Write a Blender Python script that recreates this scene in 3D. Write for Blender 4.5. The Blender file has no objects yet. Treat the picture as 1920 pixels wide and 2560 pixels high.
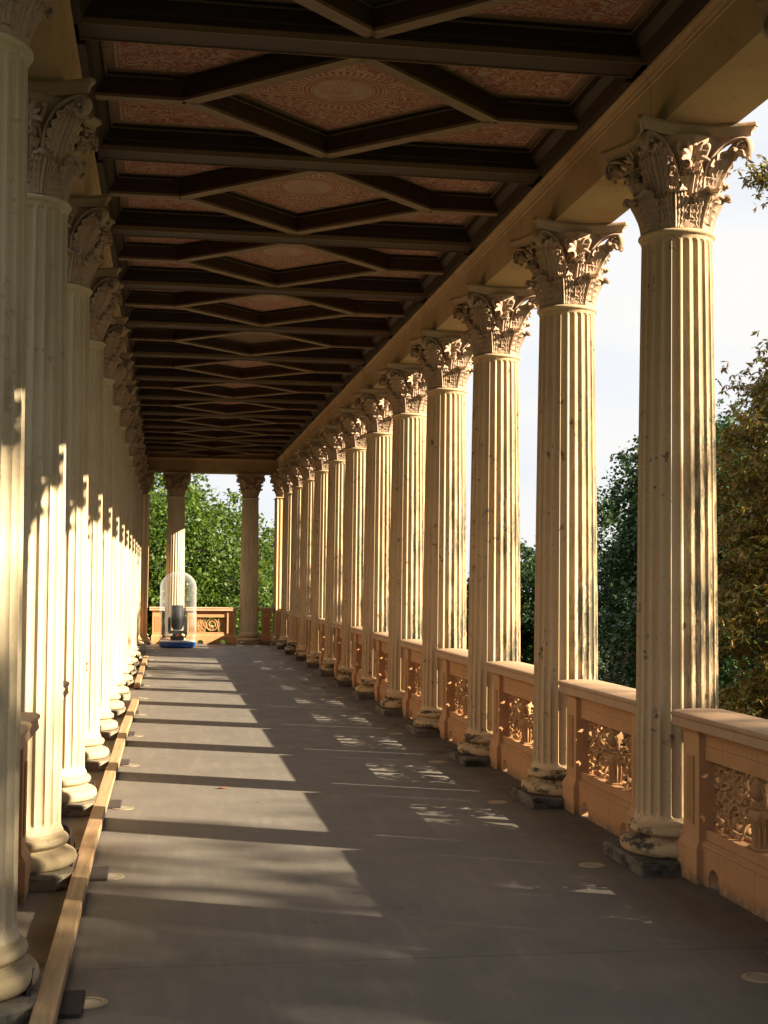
import bpy, math, random
import numpy as np
from mathutils import Vector, Matrix

PI = math.pi
scn = bpy.context.scene
col = scn.collection
random.seed(4)

# ------------------------------------------------------------------ camera
cam_d = bpy.data.cameras.new("camera")
cam = bpy.data.objects.new("camera", cam_d)
col.objects.link(cam)
scn.camera = cam
cam_d.sensor_fit = 'HORIZONTAL'
cam_d.sensor_width = 36.0
cam_d.lens = 3435.79 / 1920 * 36
cam_d.clip_start = 0.05
cam_d.clip_end = 3000
yaw, pit, rol = 0.1579, 0.0501, 0.0101
fw = Vector((math.sin(yaw) * math.cos(pit), math.cos(yaw) * math.cos(pit), math.sin(pit)))
rt = Vector((math.cos(yaw), -math.sin(yaw), 0))
up = rt.cross(fw)
r2 = rt * math.cos(rol) + up * math.sin(rol)
u2 = -rt * math.sin(rol) + up * math.cos(rol)
M = Matrix((r2, u2, -fw)).transposed().to_4x4()
M.translation = Vector((0, 0, 1.687))
cam.matrix_world = M

# ------------------------------------------------------------------ world, sun, exposure
SUN = Vector((1, -0.484, 0.515)).normalized()
world = bpy.data.worlds.new("World")
scn.world = world
world.use_nodes = True
wn, wl = world.node_tree.nodes, world.node_tree.links
wn.clear()
wout = wn.new('ShaderNodeOutputWorld')
wbg = wn.new('ShaderNodeBackground'); wbg.inputs['Strength'].default_value = 0.05
sky = wn.new('ShaderNodeTexSky'); sky.sky_type = 'NISHITA'; sky.sun_disc = False
sky.sun_elevation = math.asin(SUN.z); sky.sun_rotation = math.atan2(SUN.x, SUN.y)
sky.air_density = 1.2; sky.dust_density = 2.0
cbg = wn.new('ShaderNodeBackground'); cbg.inputs['Strength'].default_value = 0.225
tc = wn.new('ShaderNodeTexCoord')
mp = wn.new('ShaderNodeMapping'); mp.inputs['Scale'].default_value = (1.2, 1.2, 3.2)
ns = wn.new('ShaderNodeTexNoise'); ns.inputs['Scale'].default_value = 3.0; ns.inputs['Detail'].default_value = 7; ns.inputs['Roughness'].default_value = 0.55
cr = wn.new('ShaderNodeValToRGB'); cr.color_ramp.elements[0].position = 0.25; cr.color_ramp.elements[1].position = 0.52
cr.color_ramp.elements[0].color = (0.9, 0.9, 0.9, 1)
cc = wn.new('ShaderNodeValToRGB'); cc.color_ramp.elements[0].position = 0.35; cc.color_ramp.elements[1].position = 0.62
cc.color_ramp.elements[0].color = (0.86, 0.90, 0.98, 1); cc.color_ramp.elements[1].color = (1.0, 0.985, 0.96, 1)
mx = wn.new('ShaderNodeMixShader')
wl.new(tc.outputs['Generated'], mp.inputs['Vector']); wl.new(mp.outputs[0], ns.inputs['Vector'])
wl.new(ns.outputs['Fac'], cr.inputs[0]); wl.new(ns.outputs['Fac'], cc.inputs[0])
wl.new(cc.outputs[0], cbg.inputs['Color']); wl.new(sky.outputs[0], wbg.inputs['Color'])
wl.new(cr.outputs[0], mx.inputs[0]); wl.new(wbg.outputs[0], mx.inputs[1]); wl.new(cbg.outputs[0], mx.inputs[2])
wl.new(mx.outputs[0], wout.inputs[0])

sd = bpy.data.lights.new("sun", 'SUN'); sd.energy = 5.0; sd.angle = math.radians(0.5); sd.color = (1.0, 0.84, 0.60)
so = bpy.data.objects.new("sun", sd); col.objects.link(so)
so.rotation_euler = SUN.to_track_quat('Z', 'Y').to_euler()
so.location = (20, -10, 15)
scn.view_settings.view_transform = 'Standard'
scn.view_settings.look = 'None'
scn.view_settings.exposure = 2.15
scn.view_settings.gamma = 1
scn.cycles.max_bounces = 8
scn.cycles.diffuse_bounces = 5
scn.cycles.transparent_max_bounces = 12

# ------------------------------------------------------------------ dimensions (metres)
R, L, Y0, S = 3.096, -0.802, 8.026, 2.35
YE = 36.226          # axis of the far row
ZS = 4.46           # entablature soffit
YB = -13.0           # where the gallery model ends behind the camera

# ------------------------------------------------------------------ helpers
def mesh(name, v, f, mat=None, smooth=False, sharp=40):
    me = bpy.data.meshes.new(name)
    me.from_pydata([tuple(p) for p in v], [], [tuple(q) for q in f])
    if mat is not None:
        for m in (mat if isinstance(mat, (list, tuple)) else [mat]):
            me.materials.append(m)
    if smooth:
        me.polygons.foreach_set('use_smooth', [True] * len(me.polygons))
        me.update()
        me.set_sharp_from_angle(angle=math.radians(sharp))
    me.update()
    return me

def obj(name, me, parent=None, loc=(0, 0, 0), rz=0.0):
    o = bpy.data.objects.new(name, me)
    col.objects.link(o)
    o.location = loc
    o.rotation_euler = (0, 0, rz)
    if parent is not None:
        o.parent = parent
    return o

def tag(o, label=None, cat=None, group=None, kind='thing'):
    if label: o['label'] = label
    if cat: o['category'] = cat
    if group: o['group'] = group
    if kind: o['kind'] = kind
    return o

def root(name, label, cat, loc=(0, 0, 0), rz=0.0, group=None):
    o = obj(name, None, None, loc, rz)
    o.empty_display_size = 0.2
    return tag(o, label, cat, group)

def copy_tree(o, parent=None):
    c = o.copy(); col.objects.link(c)
    c.parent = parent
    for ch in [k for k in o.children]:
        copy_tree(ch, c)
    return c

class MB:
    """collects shapes into one vertex/face list"""
    def __init__(s): s.v = []; s.f = []
    def add(s, v, f):
        n = len(s.v); s.v += [tuple(p) for p in v]; s.f += [tuple(i + n for i in q) for q in f]
    def box(s, a, b, bev=0.0):
        x0, y0, z0 = a; x1, y1, z1 = b
        if bev <= 0:
            s.add([(x0,y0,z0),(x1,y0,z0),(x1,y1,z0),(x0,y1,z0),(x0,y0,z1),(x1,y0,z1),(x1,y1,z1),(x0,y1,z1)],
                  [(0,3,2,1),(4,5,6,7),(0,1,5,4),(1,2,6,5),(2,3,7,6),(3,0,4,7)])
        else:
            e = bev
            rings = []
            for z, i in ((z0, e), (z0 + e, 0), (z1 - e, 0), (z1, e)):
                X0, X1, Y0_, Y1_ = x0 + i, x1 - i, y0 + i, y1 - i
                c = e
                rings.append([(X0+c,Y0_,z),(X1-c,Y0_,z),(X1,Y0_+c,z),(X1,Y1_-c,z),(X1-c,Y1_,z),(X0+c,Y1_,z),(X0,Y1_-c,z),(X0,Y0_+c,z)])
            s.loft(rings)
    def loft(s, rings, caps=True, closed=True):
        n = len(rings[0]); v = [p for r in rings for p in r]; f = []
        for k in range(len(rings) - 1):
            for i in range(n if closed else n - 1):
                j = (i + 1) % n
                f.append((k*n+i, k*n+j, (k+1)*n+j, (k+1)*n+i))
        if caps:
            f.append(tuple(range(n - 1, -1, -1))); f.append(tuple((len(rings)-1)*n + i for i in range(n)))
        s.add(v, f)
    def lathe(s, prof, n=48, c=(0, 0), caps=True):
        s.loft([[(c[0] + r*math.cos(2*PI*i/n), c[1] + r*math.sin(2*PI*i/n), z) for i in range(n)] for r, z in prof], caps)
    def tube(s, pts, rad, n=6, flat=None, caps=True):
        """flat = (axis vector, half size along it): an oval section"""
        pts = [Vector(p) for p in pts]; rings = []
        prev = None
        for i, p in enumerate(pts):
            t = (pts[min(i+1, len(pts)-1)] - pts[max(i-1, 0)])
            if t.length < 1e-9: t = Vector((0, 0, 1))
            t.normalize()
            r = rad[i] if isinstance(rad, (list, tuple)) else rad
            if flat is not None:
                a = Vector(flat[0]).normalized(); b = t.cross(a)
                b = b.normalized() if b.length > 1e-6 else Vector((0, 0, 1))
                ra = flat[1][i] if isinstance(flat[1], (list, tuple)) else flat[1]
            else:
                a = (prev - t*prev.dot(t)) if prev is not None else t.orthogonal()
                if a.length < 1e-6: a = t.orthogonal()
                a.normalize(); prev = a; b = t.cross(a); ra = r
            rings.append([p + a*ra*math.cos(2*PI*k/n) + b*r*math.sin(2*PI*k/n) for k in range(n)])
        s.loft(rings, caps)
    def ball(s, c, r, n=8, m=6):
        rx, ry, rz = r if isinstance(r, (tuple, list)) else (r, r, r)
        rings = []
        for k in range(m + 1):
            a = -PI/2 + PI*(k + 0.0)/m
            ca = max(math.cos(a), 0.02)
            rings.append([(c[0]+rx*ca*math.cos(2*PI*i/n), c[1]+ry*ca*math.sin(2*PI*i/n), c[2]+rz*math.sin(a)) for i in range(n)])
        s.loft(rings)
    def prism(s, poly, axis, a, b):
        """poly in the two other axes; axis 'x': poly=(y,z); 'y': poly=(x,z); 'z': poly=(x,y)"""
        def P(u, w, t): return (t, u, w) if axis == 'x' else (u, t, w) if axis == 'y' else (u, w, t)
        s.loft([[P(u, w, a) for u, w in poly], [P(u, w, b) for u, w in poly]])
    def xf(s, M):
        s.v = [tuple(M @ Vector(p)) for p in s.v]; return s
    def merge(s, o, M=None):
        s.add([tuple(M @ Vector(p)) for p in o.v] if M is not None else o.v, o.f)
    def mesh(s, name, mat, smooth=False, sharp=40):
        import bmesh
        me = mesh(name, s.v, s.f, mat)
        bm = bmesh.new(); bm.from_mesh(me)
        bmesh.ops.recalc_face_normals(bm, faces=bm.faces)
        bm.to_mesh(me); bm.free()
        if smooth:
            me.polygons.foreach_set('use_smooth', [True] * len(me.polygons))
            me.set_sharp_from_angle(angle=math.radians(sharp))
        me.update()
        return me

# ------------------------------------------------------------------ materials
class NT:
    def __init__(s, name):
        s.m = bpy.data.materials.new(name); s.m.use_nodes = True
        s.n = s.m.node_tree.nodes; s.l = s.m.node_tree.links
        s.b = s.n['Principled BSDF']; s.out = s.n['Material Output']
        s.tc = s.n.new('ShaderNodeTexCoord')
    def new(s, t, **k):
        n = s.n.new(t)
        for a, v in k.items(): setattr(n, a, v)
        return n
    def link(s, a, b): s.l.new(a, b); return s
    def vec(s, scale=(1, 1, 1), src='Object', loc=None, rnd=0.0):
        m = s.new('ShaderNodeMapping'); m.inputs['Scale'].default_value = scale
        s.link(s.tc.outputs[src], m.inputs['Vector'])
        if rnd:
            oi = s.new('ShaderNodeObjectInfo'); mm = s.new('ShaderNodeMath', operation='MULTIPLY'); mm.inputs[1].default_value = rnd
            s.link(oi.outputs['Random'], mm.inputs[0]); s.link(mm.outputs[0], m.inputs['Location'])
        return m.outputs[0]
    def noise(s, vec, scale, detail=4, rough=0.5, dist=0.0):
        n = s.new('ShaderNodeTexNoise'); n.inputs['Scale'].default_value = scale; n.inputs['Detail'].default_value = detail
        n.inputs['Roughness'].default_value = rough; n.inputs['Distortion'].default_value = dist
        s.link(vec, n.inputs['Vector']); return n.outputs['Fac']
    def ramp(s, fac, stops):
        r = s.new('ShaderNodeValToRGB'); e = r.color_ramp.elements
        while len(e) < len(stops): e.new(0.5)
        for k, (p, c) in enumerate(stops):
            e[k].position = p; e[k].color = (c, c, c, 1) if not isinstance(c, tuple) else (*c, 1)
        s.link(fac, r.inputs[0]); return r.outputs[0]
    def math(s, op, a, b=None, c=None, clamp=False):
        n = s.new('ShaderNodeMath', operation=op); n.use_clamp = clamp
        for i, x in enumerate((a, b, c)):
            if x is None: continue
            if isinstance(x, (int, float)): n.inputs[i].default_value = x
            else: s.link(x, n.inputs[i])
        return n.outputs[0]
    def mix(s, fac, a, b, mode='MIX'):
        n = s.new('ShaderNodeMix', data_type='RGBA', blend_type=mode)
        for sock, x in ((n.inputs[0], fac), (n.inputs[6], a), (n.inputs[7], b)):
            if isinstance(x, (int, float)): sock.default_value = x
            elif isinstance(x, tuple): sock.default_value = (*x, 1)
            else: s.link(x, sock)
        return n.outputs[2]
    def xyz(s, src='Object'):
        n = s.new('ShaderNodeSeparateXYZ'); s.link(s.tc.outputs[src], n.inputs[0]); return n.outputs
    def line(s, x, at, w):
        """1 where |x-at|<w"""
        d = s.math('ABSOLUTE', s.math('SUBTRACT', x, at)); return s.math('LESS_THAN', d, w)
    def bump(s, h, strength=0.3, dist=0.01):
        b = s.new('ShaderNodeBump'); b.inputs['Strength'].default_value = strength; b.inputs['Distance'].default_value = dist
        s.link(h, b.inputs['Height']); s.link(b.outputs[0], s.b.inputs['Normal'])
    def done(s, colr, rough=0.8, spec=0.3):
        if isinstance(colr, tuple): s.b.inputs['Base Color'].default_value = (*colr, 1)
        else: s.link(colr, s.b.inputs['Base Color'])
        if isinstance(rough, (int, float)): s.b.inputs['Roughness'].default_value = rough
        else: s.link(rough, s.b.inputs['Roughness'])
        s.b.inputs['Specular IOR Level'].default_value = spec
        return s.m

def stone(name, c1, c2, grime, side=0.0, amount=0.5, streak=True):
    t = NT(name)
    v = t.vec(rnd=37.0)
    base = t.mix(t.ramp(t.noise(v, 3.0, 5), [(0.3, 0.0), (0.7, 1.0)]), c1, c2)
    fine = t.noise(v, 60, 4, 0.7)
    base = t.mix(t.ramp(fine, [(0.3, 0.22), (0.62, 0.0)]), base, tuple(x * 0.55 for x in c1))
    if amount > 0:
        vs = t.vec((9, 9, 0.8), rnd=11.0) if streak else v
        a = t.noise(vs, 1.6, 6, 0.65)
        b = t.noise(v, 1.1, 3)
        g = t.math('MULTIPLY', t.ramp(a, [(0.44, 0.0), (0.64, 1.0)]), t.ramp(b, [(0.40, 0.1), (0.6, 1.0)]))
        if side:
            x = t.xyz()
            sx = t.math('MULTIPLY_ADD', x[0], 3.0 * side, t.math('MULTIPLY', x[1], -1.2))
            hz = t.ramp(t.math('MULTIPLY', x[2], 0.25), [(0.2, 1.0), (0.60, 0.85), (0.95, 0.25)])
            patch = t.ramp(t.noise(t.vec((1.6, 1.6, 0.8), rnd=3.0), 1.5, 3, 0.6), [(0.34, 0.4), (0.47, 1.0)])
            g2 = t.math('MULTIPLY', t.ramp(t.noise(t.vec((6, 6, 1.0), rnd=5.0), 2.6, 9, 0.85), [(0.45, 0.0), (0.52, 1.0)]), t.math('MULTIPLY', hz, patch))
            g = t.math('MULTIPLY', g, 0.6)
            g = t.math('MAXIMUM', g, g2)
            g = t.math('MULTIPLY', g, t.ramp(sx, [(0.02, 0.04), (0.36, 1.0)]))
        g = t.math('MULTIPLY', g, amount)
        base = t.mix(g, base, grime)
        k = t.noise(v, 14, 6, 0.7)
        kk = t.math('MULTIPLY', t.ramp(k, [(0.60, 0.0), (0.62, 1.0)]), t.ramp(t.noise(v, 2.2, 2), [(0.50, 0.0), (0.56, 1.0)]))
        base = t.mix(t.math('MULTIPLY', kk, 0.75 if side else 0.25), base, (0.06, 0.05, 0.045))
    t.bump(t.math('ADD', t.math('MULTIPLY', fine, 0.6), t.noise(v, 12, 5)), 0.35, 0.006)
    return t.done(base, 0.85, 0.2)

M_shaftR = stone('cream_stone_weathered', (0.56, 0.415, 0.25), (0.50, 0.365, 0.22), (0.065, 0.066, 0.050), 1.0, 0.97)
M_shaftL = stone('cream_stone_clean', (0.56, 0.47, 0.325), (0.50, 0.41, 0.275), (0.17, 0.15, 0.085), 0.0, 0.3)
M_capital = stone('capital_stone', (0.45, 0.325, 0.235), (0.37, 0.265, 0.19), (0.11, 0.08, 0.06), 0.0, 0.3, False)
M_entab = stone('entablature_stone', (0.47, 0.335, 0.21), (0.42, 0.295, 0.185), (0.27, 0.14, 0.06), 0.0, 0.45, False)

def crust_stone(name, c1, c2, dark, lo, hi):
    t = NT(name); v = t.vec(rnd=23.0)
    base = t.mix(t.noise(v, 5, 4), c1, c2)
    k = t.math('ADD', t.math('MULTIPLY', t.noise(t.vec((1, 1, 2.5), rnd=9.0), 4.5, 7, 0.62), 0.75), t.math('MULTIPLY', t.noise(v, 30, 5, 0.7), 0.25))
    base = t.mix(t.ramp(k, [(lo, 0.0), (hi, 1.0)]), base, dark)
    t.bump(t.noise(v, 25, 6, 0.7), 0.5, 0.01)
    return t.done(base, 0.9, 0.2)
M_baseR = crust_stone('base_stone_crusted', (0.50, 0.365, 0.21), (0.42, 0.31, 0.185), (0.06, 0.052, 0.04), 0.475, 0.56)
M_baseL = crust_stone('base_stone_cream', (0.43, 0.34, 0.21), (0.36, 0.29, 0.18), (0.16, 0.14, 0.10), 0.58, 0.70)
M_plinth = crust_stone('dark_plinth_stone', (0.17, 0.15, 0.12), (0.11, 0.10, 0.085), (0.03, 0.028, 0.026), 0.45, 0.60)
M_plinthL = crust_stone('tan_plinth_stone', (0.26, 0.22, 0.16), (0.2, 0.17, 0.125), (0.06, 0.055, 0.05), 0.50, 0.64)

def terracotta(name, c1, c2, zl=(), ym=0.0, yo=0.0, dirt=True):
    t = NT(name); v = t.vec(rnd=19.0)
    base = t.mix(t.noise(v, 4, 5), c1, c2)
    base = t.mix(t.ramp(t.noise(v, 45, 4, 0.7), [(0.3, 0.2), (0.6, 0.0)]), base, tuple(x*0.6 for x in c1))
    x = t.xyz()
    if ym:
        fy = t.math('FLOOR', t.math('DIVIDE', t.math('ADD', x[1], yo + 40*ym + ym/2), ym))
        cb = t.new('ShaderNodeCombineXYZ'); t.link(fy, cb.inputs[0]); t.link(t.math('FLOOR', t.math('MULTIPLY', x[2], 4.2)), cb.inputs[1])
        oi = t.new('ShaderNodeObjectInfo'); t.link(oi.outputs['Random'], cb.inputs[2])
        wn_ = t.new('ShaderNodeTexWhiteNoise'); t.link(cb.outputs[0], wn_.inputs['Vector'])
        base = t.mix(t.math('MULTIPLY', wn_.outputs['Value'], 0.34), base, tuple(q*w for q, w in zip(c1, (0.70, 0.62, 0.60))))
    base = t.mix(t.ramp(t.noise(v, 2.3, 6, 0.75, 0.8), [(0.52, 0.0), (0.66, 0.35)]), base, tuple(q*w for q, w in zip(c1, (0.62, 0.6, 0.6))))
    m = None
    for z in zl:
        q = t.line(x[2], z, 0.0016); m = q if m is None else t.math('MAXIMUM', m, q)
    if ym:
        wob = t.math('MULTIPLY_ADD', t.noise(v, 9, 2), 0.006, x[1])
        pp = t.math('PINGPONG', t.math('ADD', wob, yo), ym/2); q = t.math('LESS_THAN', pp, 0.0022)
        m = q if m is None else t.math('MAXIMUM', m, q)
    if m is not None: base = t.mix(t.math('MULTIPLY', m, 0.75), base, (0.10, 0.055, 0.03))
    if dirt:
        d = t.math('MULTIPLY', t.ramp(x[2], [(0.0, 1.0), (0.09, 0.0)]), t.ramp(t.noise(v, 16, 5, 0.7), [(0.38, 0.0), (0.55, 0.9)]))
        base = t.mix(d, base, (0.11, 0.085, 0.055))
    t.bump(t.noise(v, 40, 5, 0.6), 0.25, 0.004)
    return t.done(base, 0.8, 0.25)
TC1, TC2 = (0.49, 0.275, 0.135), (0.44, 0.235, 0.11)
M_terra = terracotta('terracotta', TC1, TC2)
M_pier = terracotta('pier_stone', (0.55, 0.36, 0.19), (0.48, 0.31, 0.16), (), 0, 0, False)
M_wall = terracotta('terracotta_blocks', TC1, (0.42, 0.215, 0.095), (0.775, 0.214, 0.247), 0.46, 0.10)
M_cope = terracotta('terracotta_coping', (0.46, 0.305, 0.185), (0.39, 0.26, 0.16), (0.918,), 0.44, 0.0)
M_orn = terracotta('terracotta_ornament', (0.44, 0.25, 0.115), (0.34, 0.185, 0.085), (), 0, 0, False)

t = NT('gallery_floor_screed'); v = t.vec()
base = t.mix(t.noise(v, 0.7, 6, 0.6), (0.122, 0.110, 0.097), (0.160, 0.145, 0.128))
base = t.mix(t.ramp(t.noise(v, 180, 3, 0.8), [(0.36, 0.4), (0.6, 0.0)]), base, (0.07, 0.06, 0.05))
base = t.mix(t.ramp(t.noise(v, 3.2, 7, 0.7, 0.6), [(0.56, 0.0), (0.72, 0.35)]), base, (0.12, 0.10, 0.085))
vo = t.new('ShaderNodeTexVoronoi', feature='DISTANCE_TO_EDGE'); vo.inputs['Scale'].default_value = 0.45
nz = t.new('ShaderNodeTexNoise'); nz.inputs['Scale'].default_value = 2.5; nz.inputs['Detail'].default_value = 6
t.link(v, nz.inputs['Vector']); vm = t.new('ShaderNodeVectorMath', operation='ADD'); t.link(v, vm.inputs[0]); t.link(nz.outputs['Color'], vm.inputs[1]); t.link(vm.outputs[0], vo.inputs['Vector'])
crk = t.math('MULTIPLY', t.math('LESS_THAN', vo.outputs['Distance'], 0.0035), t.ramp(t.noise(v, 0.8, 2), [(0.5, 0.0), (0.62, 0.5)]))
base = t.mix(crk, base, (0.06, 0.05, 0.045))
xx = t.xyz()
base = t.mix(t.math('MULTIPLY', t.ramp(t.noise(t.vec((1, 1, 1), loc=None), 1.4, 8, 0.72, 1.2), [(0.50, 0.0), (0.66, 1.0)]), 0.35), base, (0.10, 0.085, 0.07))
base = t.mix(t.math('MULTIPLY', t.ramp(t.noise(t.vec((5, 0.5, 1)), 2.0, 7, 0.7), [(0.50, 0.0), (0.70, 1.0)]), 0.30), base, (0.24, 0.21, 0.175))
base = t.mix(t.math('MULTIPLY', t.ramp(t.noise(v, 38, 5, 0.8), [(0.60, 0.0), (0.68, 1.0)]), 0.45), base, (0.26, 0.235, 0.2))
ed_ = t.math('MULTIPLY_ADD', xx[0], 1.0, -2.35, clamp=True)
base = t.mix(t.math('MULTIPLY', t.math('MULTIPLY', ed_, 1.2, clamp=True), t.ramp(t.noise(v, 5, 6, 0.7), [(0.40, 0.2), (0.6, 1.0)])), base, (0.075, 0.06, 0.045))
jl = t.math('MULTIPLY', t.math('LESS_THAN', t.math('PINGPONG', t.math('ADD', t.math('MULTIPLY_ADD', t.noise(v, 3, 3), 0.01, xx[1]), 0.9), 3.525), 0.005), 0.85)
base = t.mix(jl, base, (0.05, 0.045, 0.04))
t.bump(t.math('ADD', t.noise(v, 120, 4, 0.7), t.math('MULTIPLY', t.noise(v, 4, 3), 1.5)), 0.3, 0.004)
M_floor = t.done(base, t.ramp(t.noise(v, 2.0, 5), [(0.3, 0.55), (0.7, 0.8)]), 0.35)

def wood(name, c1, c2, axis=1, rough=0.6, sc=1.0):
    t = NT(name); s = [26*sc, 26*sc, 26*sc]; s[axis] = 1.1*sc
    v = t.vec(tuple(s), rnd=31.0)
    g = t.noise(v, 1.0, 6, 0.6, 0.4)
    base = t.mix(t.ramp(g, [(0.35, 0.0), (0.65, 1.0)]), c1, c2)
    t.bump(g, 0.2, 0.003)
    return t.done(base, rough, 0.3)
M_wdark = wood('dark_ceiling_wood', (0.066, 0.032, 0.022), (0.040, 0.019, 0.013), 0)
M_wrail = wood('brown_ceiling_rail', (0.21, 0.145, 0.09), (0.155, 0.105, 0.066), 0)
M_wmain = wood('dark_main_beam_wood', (0.034, 0.018, 0.013), (0.022, 0.012, 0.009), 0)
M_wcorn = wood('brown_cornice_wood', (0.04, 0.024, 0.015), (0.026, 0.016, 0.011), 1)
M_bead = wood('bead_moulding', (0.16, 0.125, 0.09), (0.07, 0.05, 0.035), 1, 0.7, 8)
M_plank = wood('bare_ceiling_planks', (0.20, 0.13, 0.08), (0.08, 0.05, 0.033), 0)
M_pine = wood('planed_pine', (0.40, 0.28, 0.165), (0.27, 0.165, 0.085), 1, 0.55, 1.5)

def painted(name, diamond):
    t = NT(name); x = t.xyz(); v = t.vec()
    RED, CR = (0.25, 0.090, 0.074), (0.37, 0.275, 0.22)
    band = t.math('SINE', t.math('MULTIPLY', t.noise(v, 7.0, 1.5, 0.4, 0.9), 62))
    vine = t.math('GREATER_THAN', band, 0.05)
    vo = t.new('ShaderNodeTexVoronoi'); vo.inputs['Scale'].default_value = 13; t.link(v, vo.inputs['Vector'])
    dot = t.math('LESS_THAN', vo.outputs['Distance'], 0.27)
    mask = t.math('MAXIMUM', vine, dot)
    if diamond:
        r = t.math('SQRT', t.math('ADD', t.math('MULTIPLY', x[0], x[0]), t.math('MULTIPLY', x[1], x[1])))
        a = t.math('ARCTAN2', x[1], x[0])
        pet = t.math('ABSOLUTE', t.math('SINE', t.math('MULTIPLY', a, 11)))
        petm = t.math('GREATER_THAN', t.math('MULTIPLY', pet, r), t.math('MULTIPLY_ADD', t.math('SINE', t.math('MULTIPLY', r, 60)), 0.006, 0.013))
        small = t.math('GREATER_THAN', t.math('ABSOLUTE', t.math('SINE', t.math('MULTIPLY', a, 6))), t.math('MULTIPLY_ADD', r, 6.0, 0.1))
        inner = t.math('LESS_THAN', r, 0.075)
        petm = t.math('ADD', t.math('MULTIPLY', inner, small), t.math('MULTIPLY', t.math('SUBTRACT', 1.0, inner), petm))
        rings = t.math('GREATER_THAN', t.math('SINE', t.math('MULTIPLY', r, 210)), 0.1)
        m1 = t.math('LESS_THAN', r, 0.205); m2 = t.math('LESS_THAN', r, 0.29); m3 = t.math('LESS_THAN', r, 0.36)
        key = t.math('GREATER_THAN', t.math('SINE', t.math('MULTIPLY', a, 44)), 0.0)
        out = t.math('MULTIPLY', t.math('SUBTRACT', 1.0, m3), mask)
        tot = t.math('ADD', out, t.math('MULTIPLY', t.math('SUBTRACT', m3, m2), key))
        tot = t.math('ADD', tot, t.math('MULTIPLY', t.math('SUBTRACT', m2, m1), rings))
        mask = t.math('ADD', tot, t.math('MULTIPLY', m1, petm), clamp=True)
        for q, w in ((0.30, 0.004), (0.365, 0.004), (0.60, 0.006), (0.63, 0.003)):
            mask = t.math('MAXIMUM', mask, t.line(r, q, w))
    else:
        # striped key border at the outer end
        ax = t.math('ABSOLUTE', x[0])
        st = t.math('GREATER_THAN', t.math('SINE', t.math('MULTIPLY', ax, 200)), 0.0)
        zone = t.math('GREATER_THAN', ax, 1.50)
        mask = t.math('ADD', t.math('MULTIPLY', zone, st), t.math('MULTIPLY', t.math('SUBTRACT', 1.0, zone), mask), clamp=True)
        ay = t.math('ABSOLUTE', x[1])
        zy = t.math('GREATER_THAN', ay, 0.90)
        ky = t.math('GREATER_THAN', t.math('SINE', t.math('MULTIPLY', ax, 90)), 0.0)
        mask = t.math('ADD', t.math('MULTIPLY', zy, ky), t.math('MULTIPLY', t.math('SUBTRACT', 1.0, zy), mask), clamp=True)
    wear = t.ramp(t.noise(v, 9, 5, 0.7), [(0.35, 0.55), (0.6, 1.0)])
    base = t.mix(t.math('MULTIPLY', mask, wear), RED, CR)
    base = t.mix(t.math('LESS_THAN', t.math('PINGPONG', t.math('ADD', x[1], 0.21), 0.2), 0.0016), base, (0.04, 0.02, 0.015))
    return t.done(base, 0.75, 0.2)
M_pd = painted('painted_diamond_panel', True)
M_ps = painted('painted_side_panel', False)

def flat_mat(name, c, rough=0.5, metal=0.0, spec=0.4, var=0.15):
    t = NT(name); v = t.vec()
    t.b.inputs['Metallic'].default_value = metal
    return t.done(t.mix(t.noise(v, 12, 4), c, tuple(x*(1-var) for x in c)), rough, spec)
M_rubber = flat_mat('black_rubber', (0.045, 0.035, 0.035), 0.85, var=0.5)
M_black = flat_mat('black_plastic', (0.03, 0.03, 0.033), 0.45)
M_lampgrey = flat_mat('grey_lamp_housing', (0.028, 0.028, 0.034), 0.4)
M_blue = flat_mat('blue_pvc', (0.012, 0.07, 0.30), 0.35)
M_white = flat_mat('white_pvc', (0.70, 0.70, 0.70), 0.4)
M_orange = flat_mat('orange_plug', (0.75, 0.10, 0.02), 0.4)
M_steel = flat_mat('brushed_steel_ring', (0.40, 0.33, 0.22), 0.5, 0.6)
M_frost = flat_mat('frosted_glass', (0.24, 0.225, 0.20), 0.35)
M_lens = flat_mat('lens_glass', (0.02, 0.02, 0.03), 0.1)

t = NT('clear_inflated_plastic')
tr = t.new('ShaderNodeBsdfTransparent'); tr.inputs[0].default_value = (0.93, 0.94, 0.95, 1)
lw = t.new('ShaderNodeLayerWeight'); lw.inputs['Blend'].default_value = 0.45
fac = t.math('ADD', t.math('MULTIPLY', t.math('POWER', lw.outputs['Facing'], 2.2), 0.55), 0.045)
t.b.inputs['Base Color'].default_value = (0.8, 0.8, 0.82, 1); t.b.inputs['Roughness'].default_value = 0.12
ms = t.new('ShaderNodeMixShader'); t.link(fac, ms.inputs[0]); t.link(tr.outputs[0], ms.inputs[1]); t.link(t.b.outputs[0], ms.inputs[2])
t.link(ms.outputs[0], t.out.inputs[0]); M_dome = t.m

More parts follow.
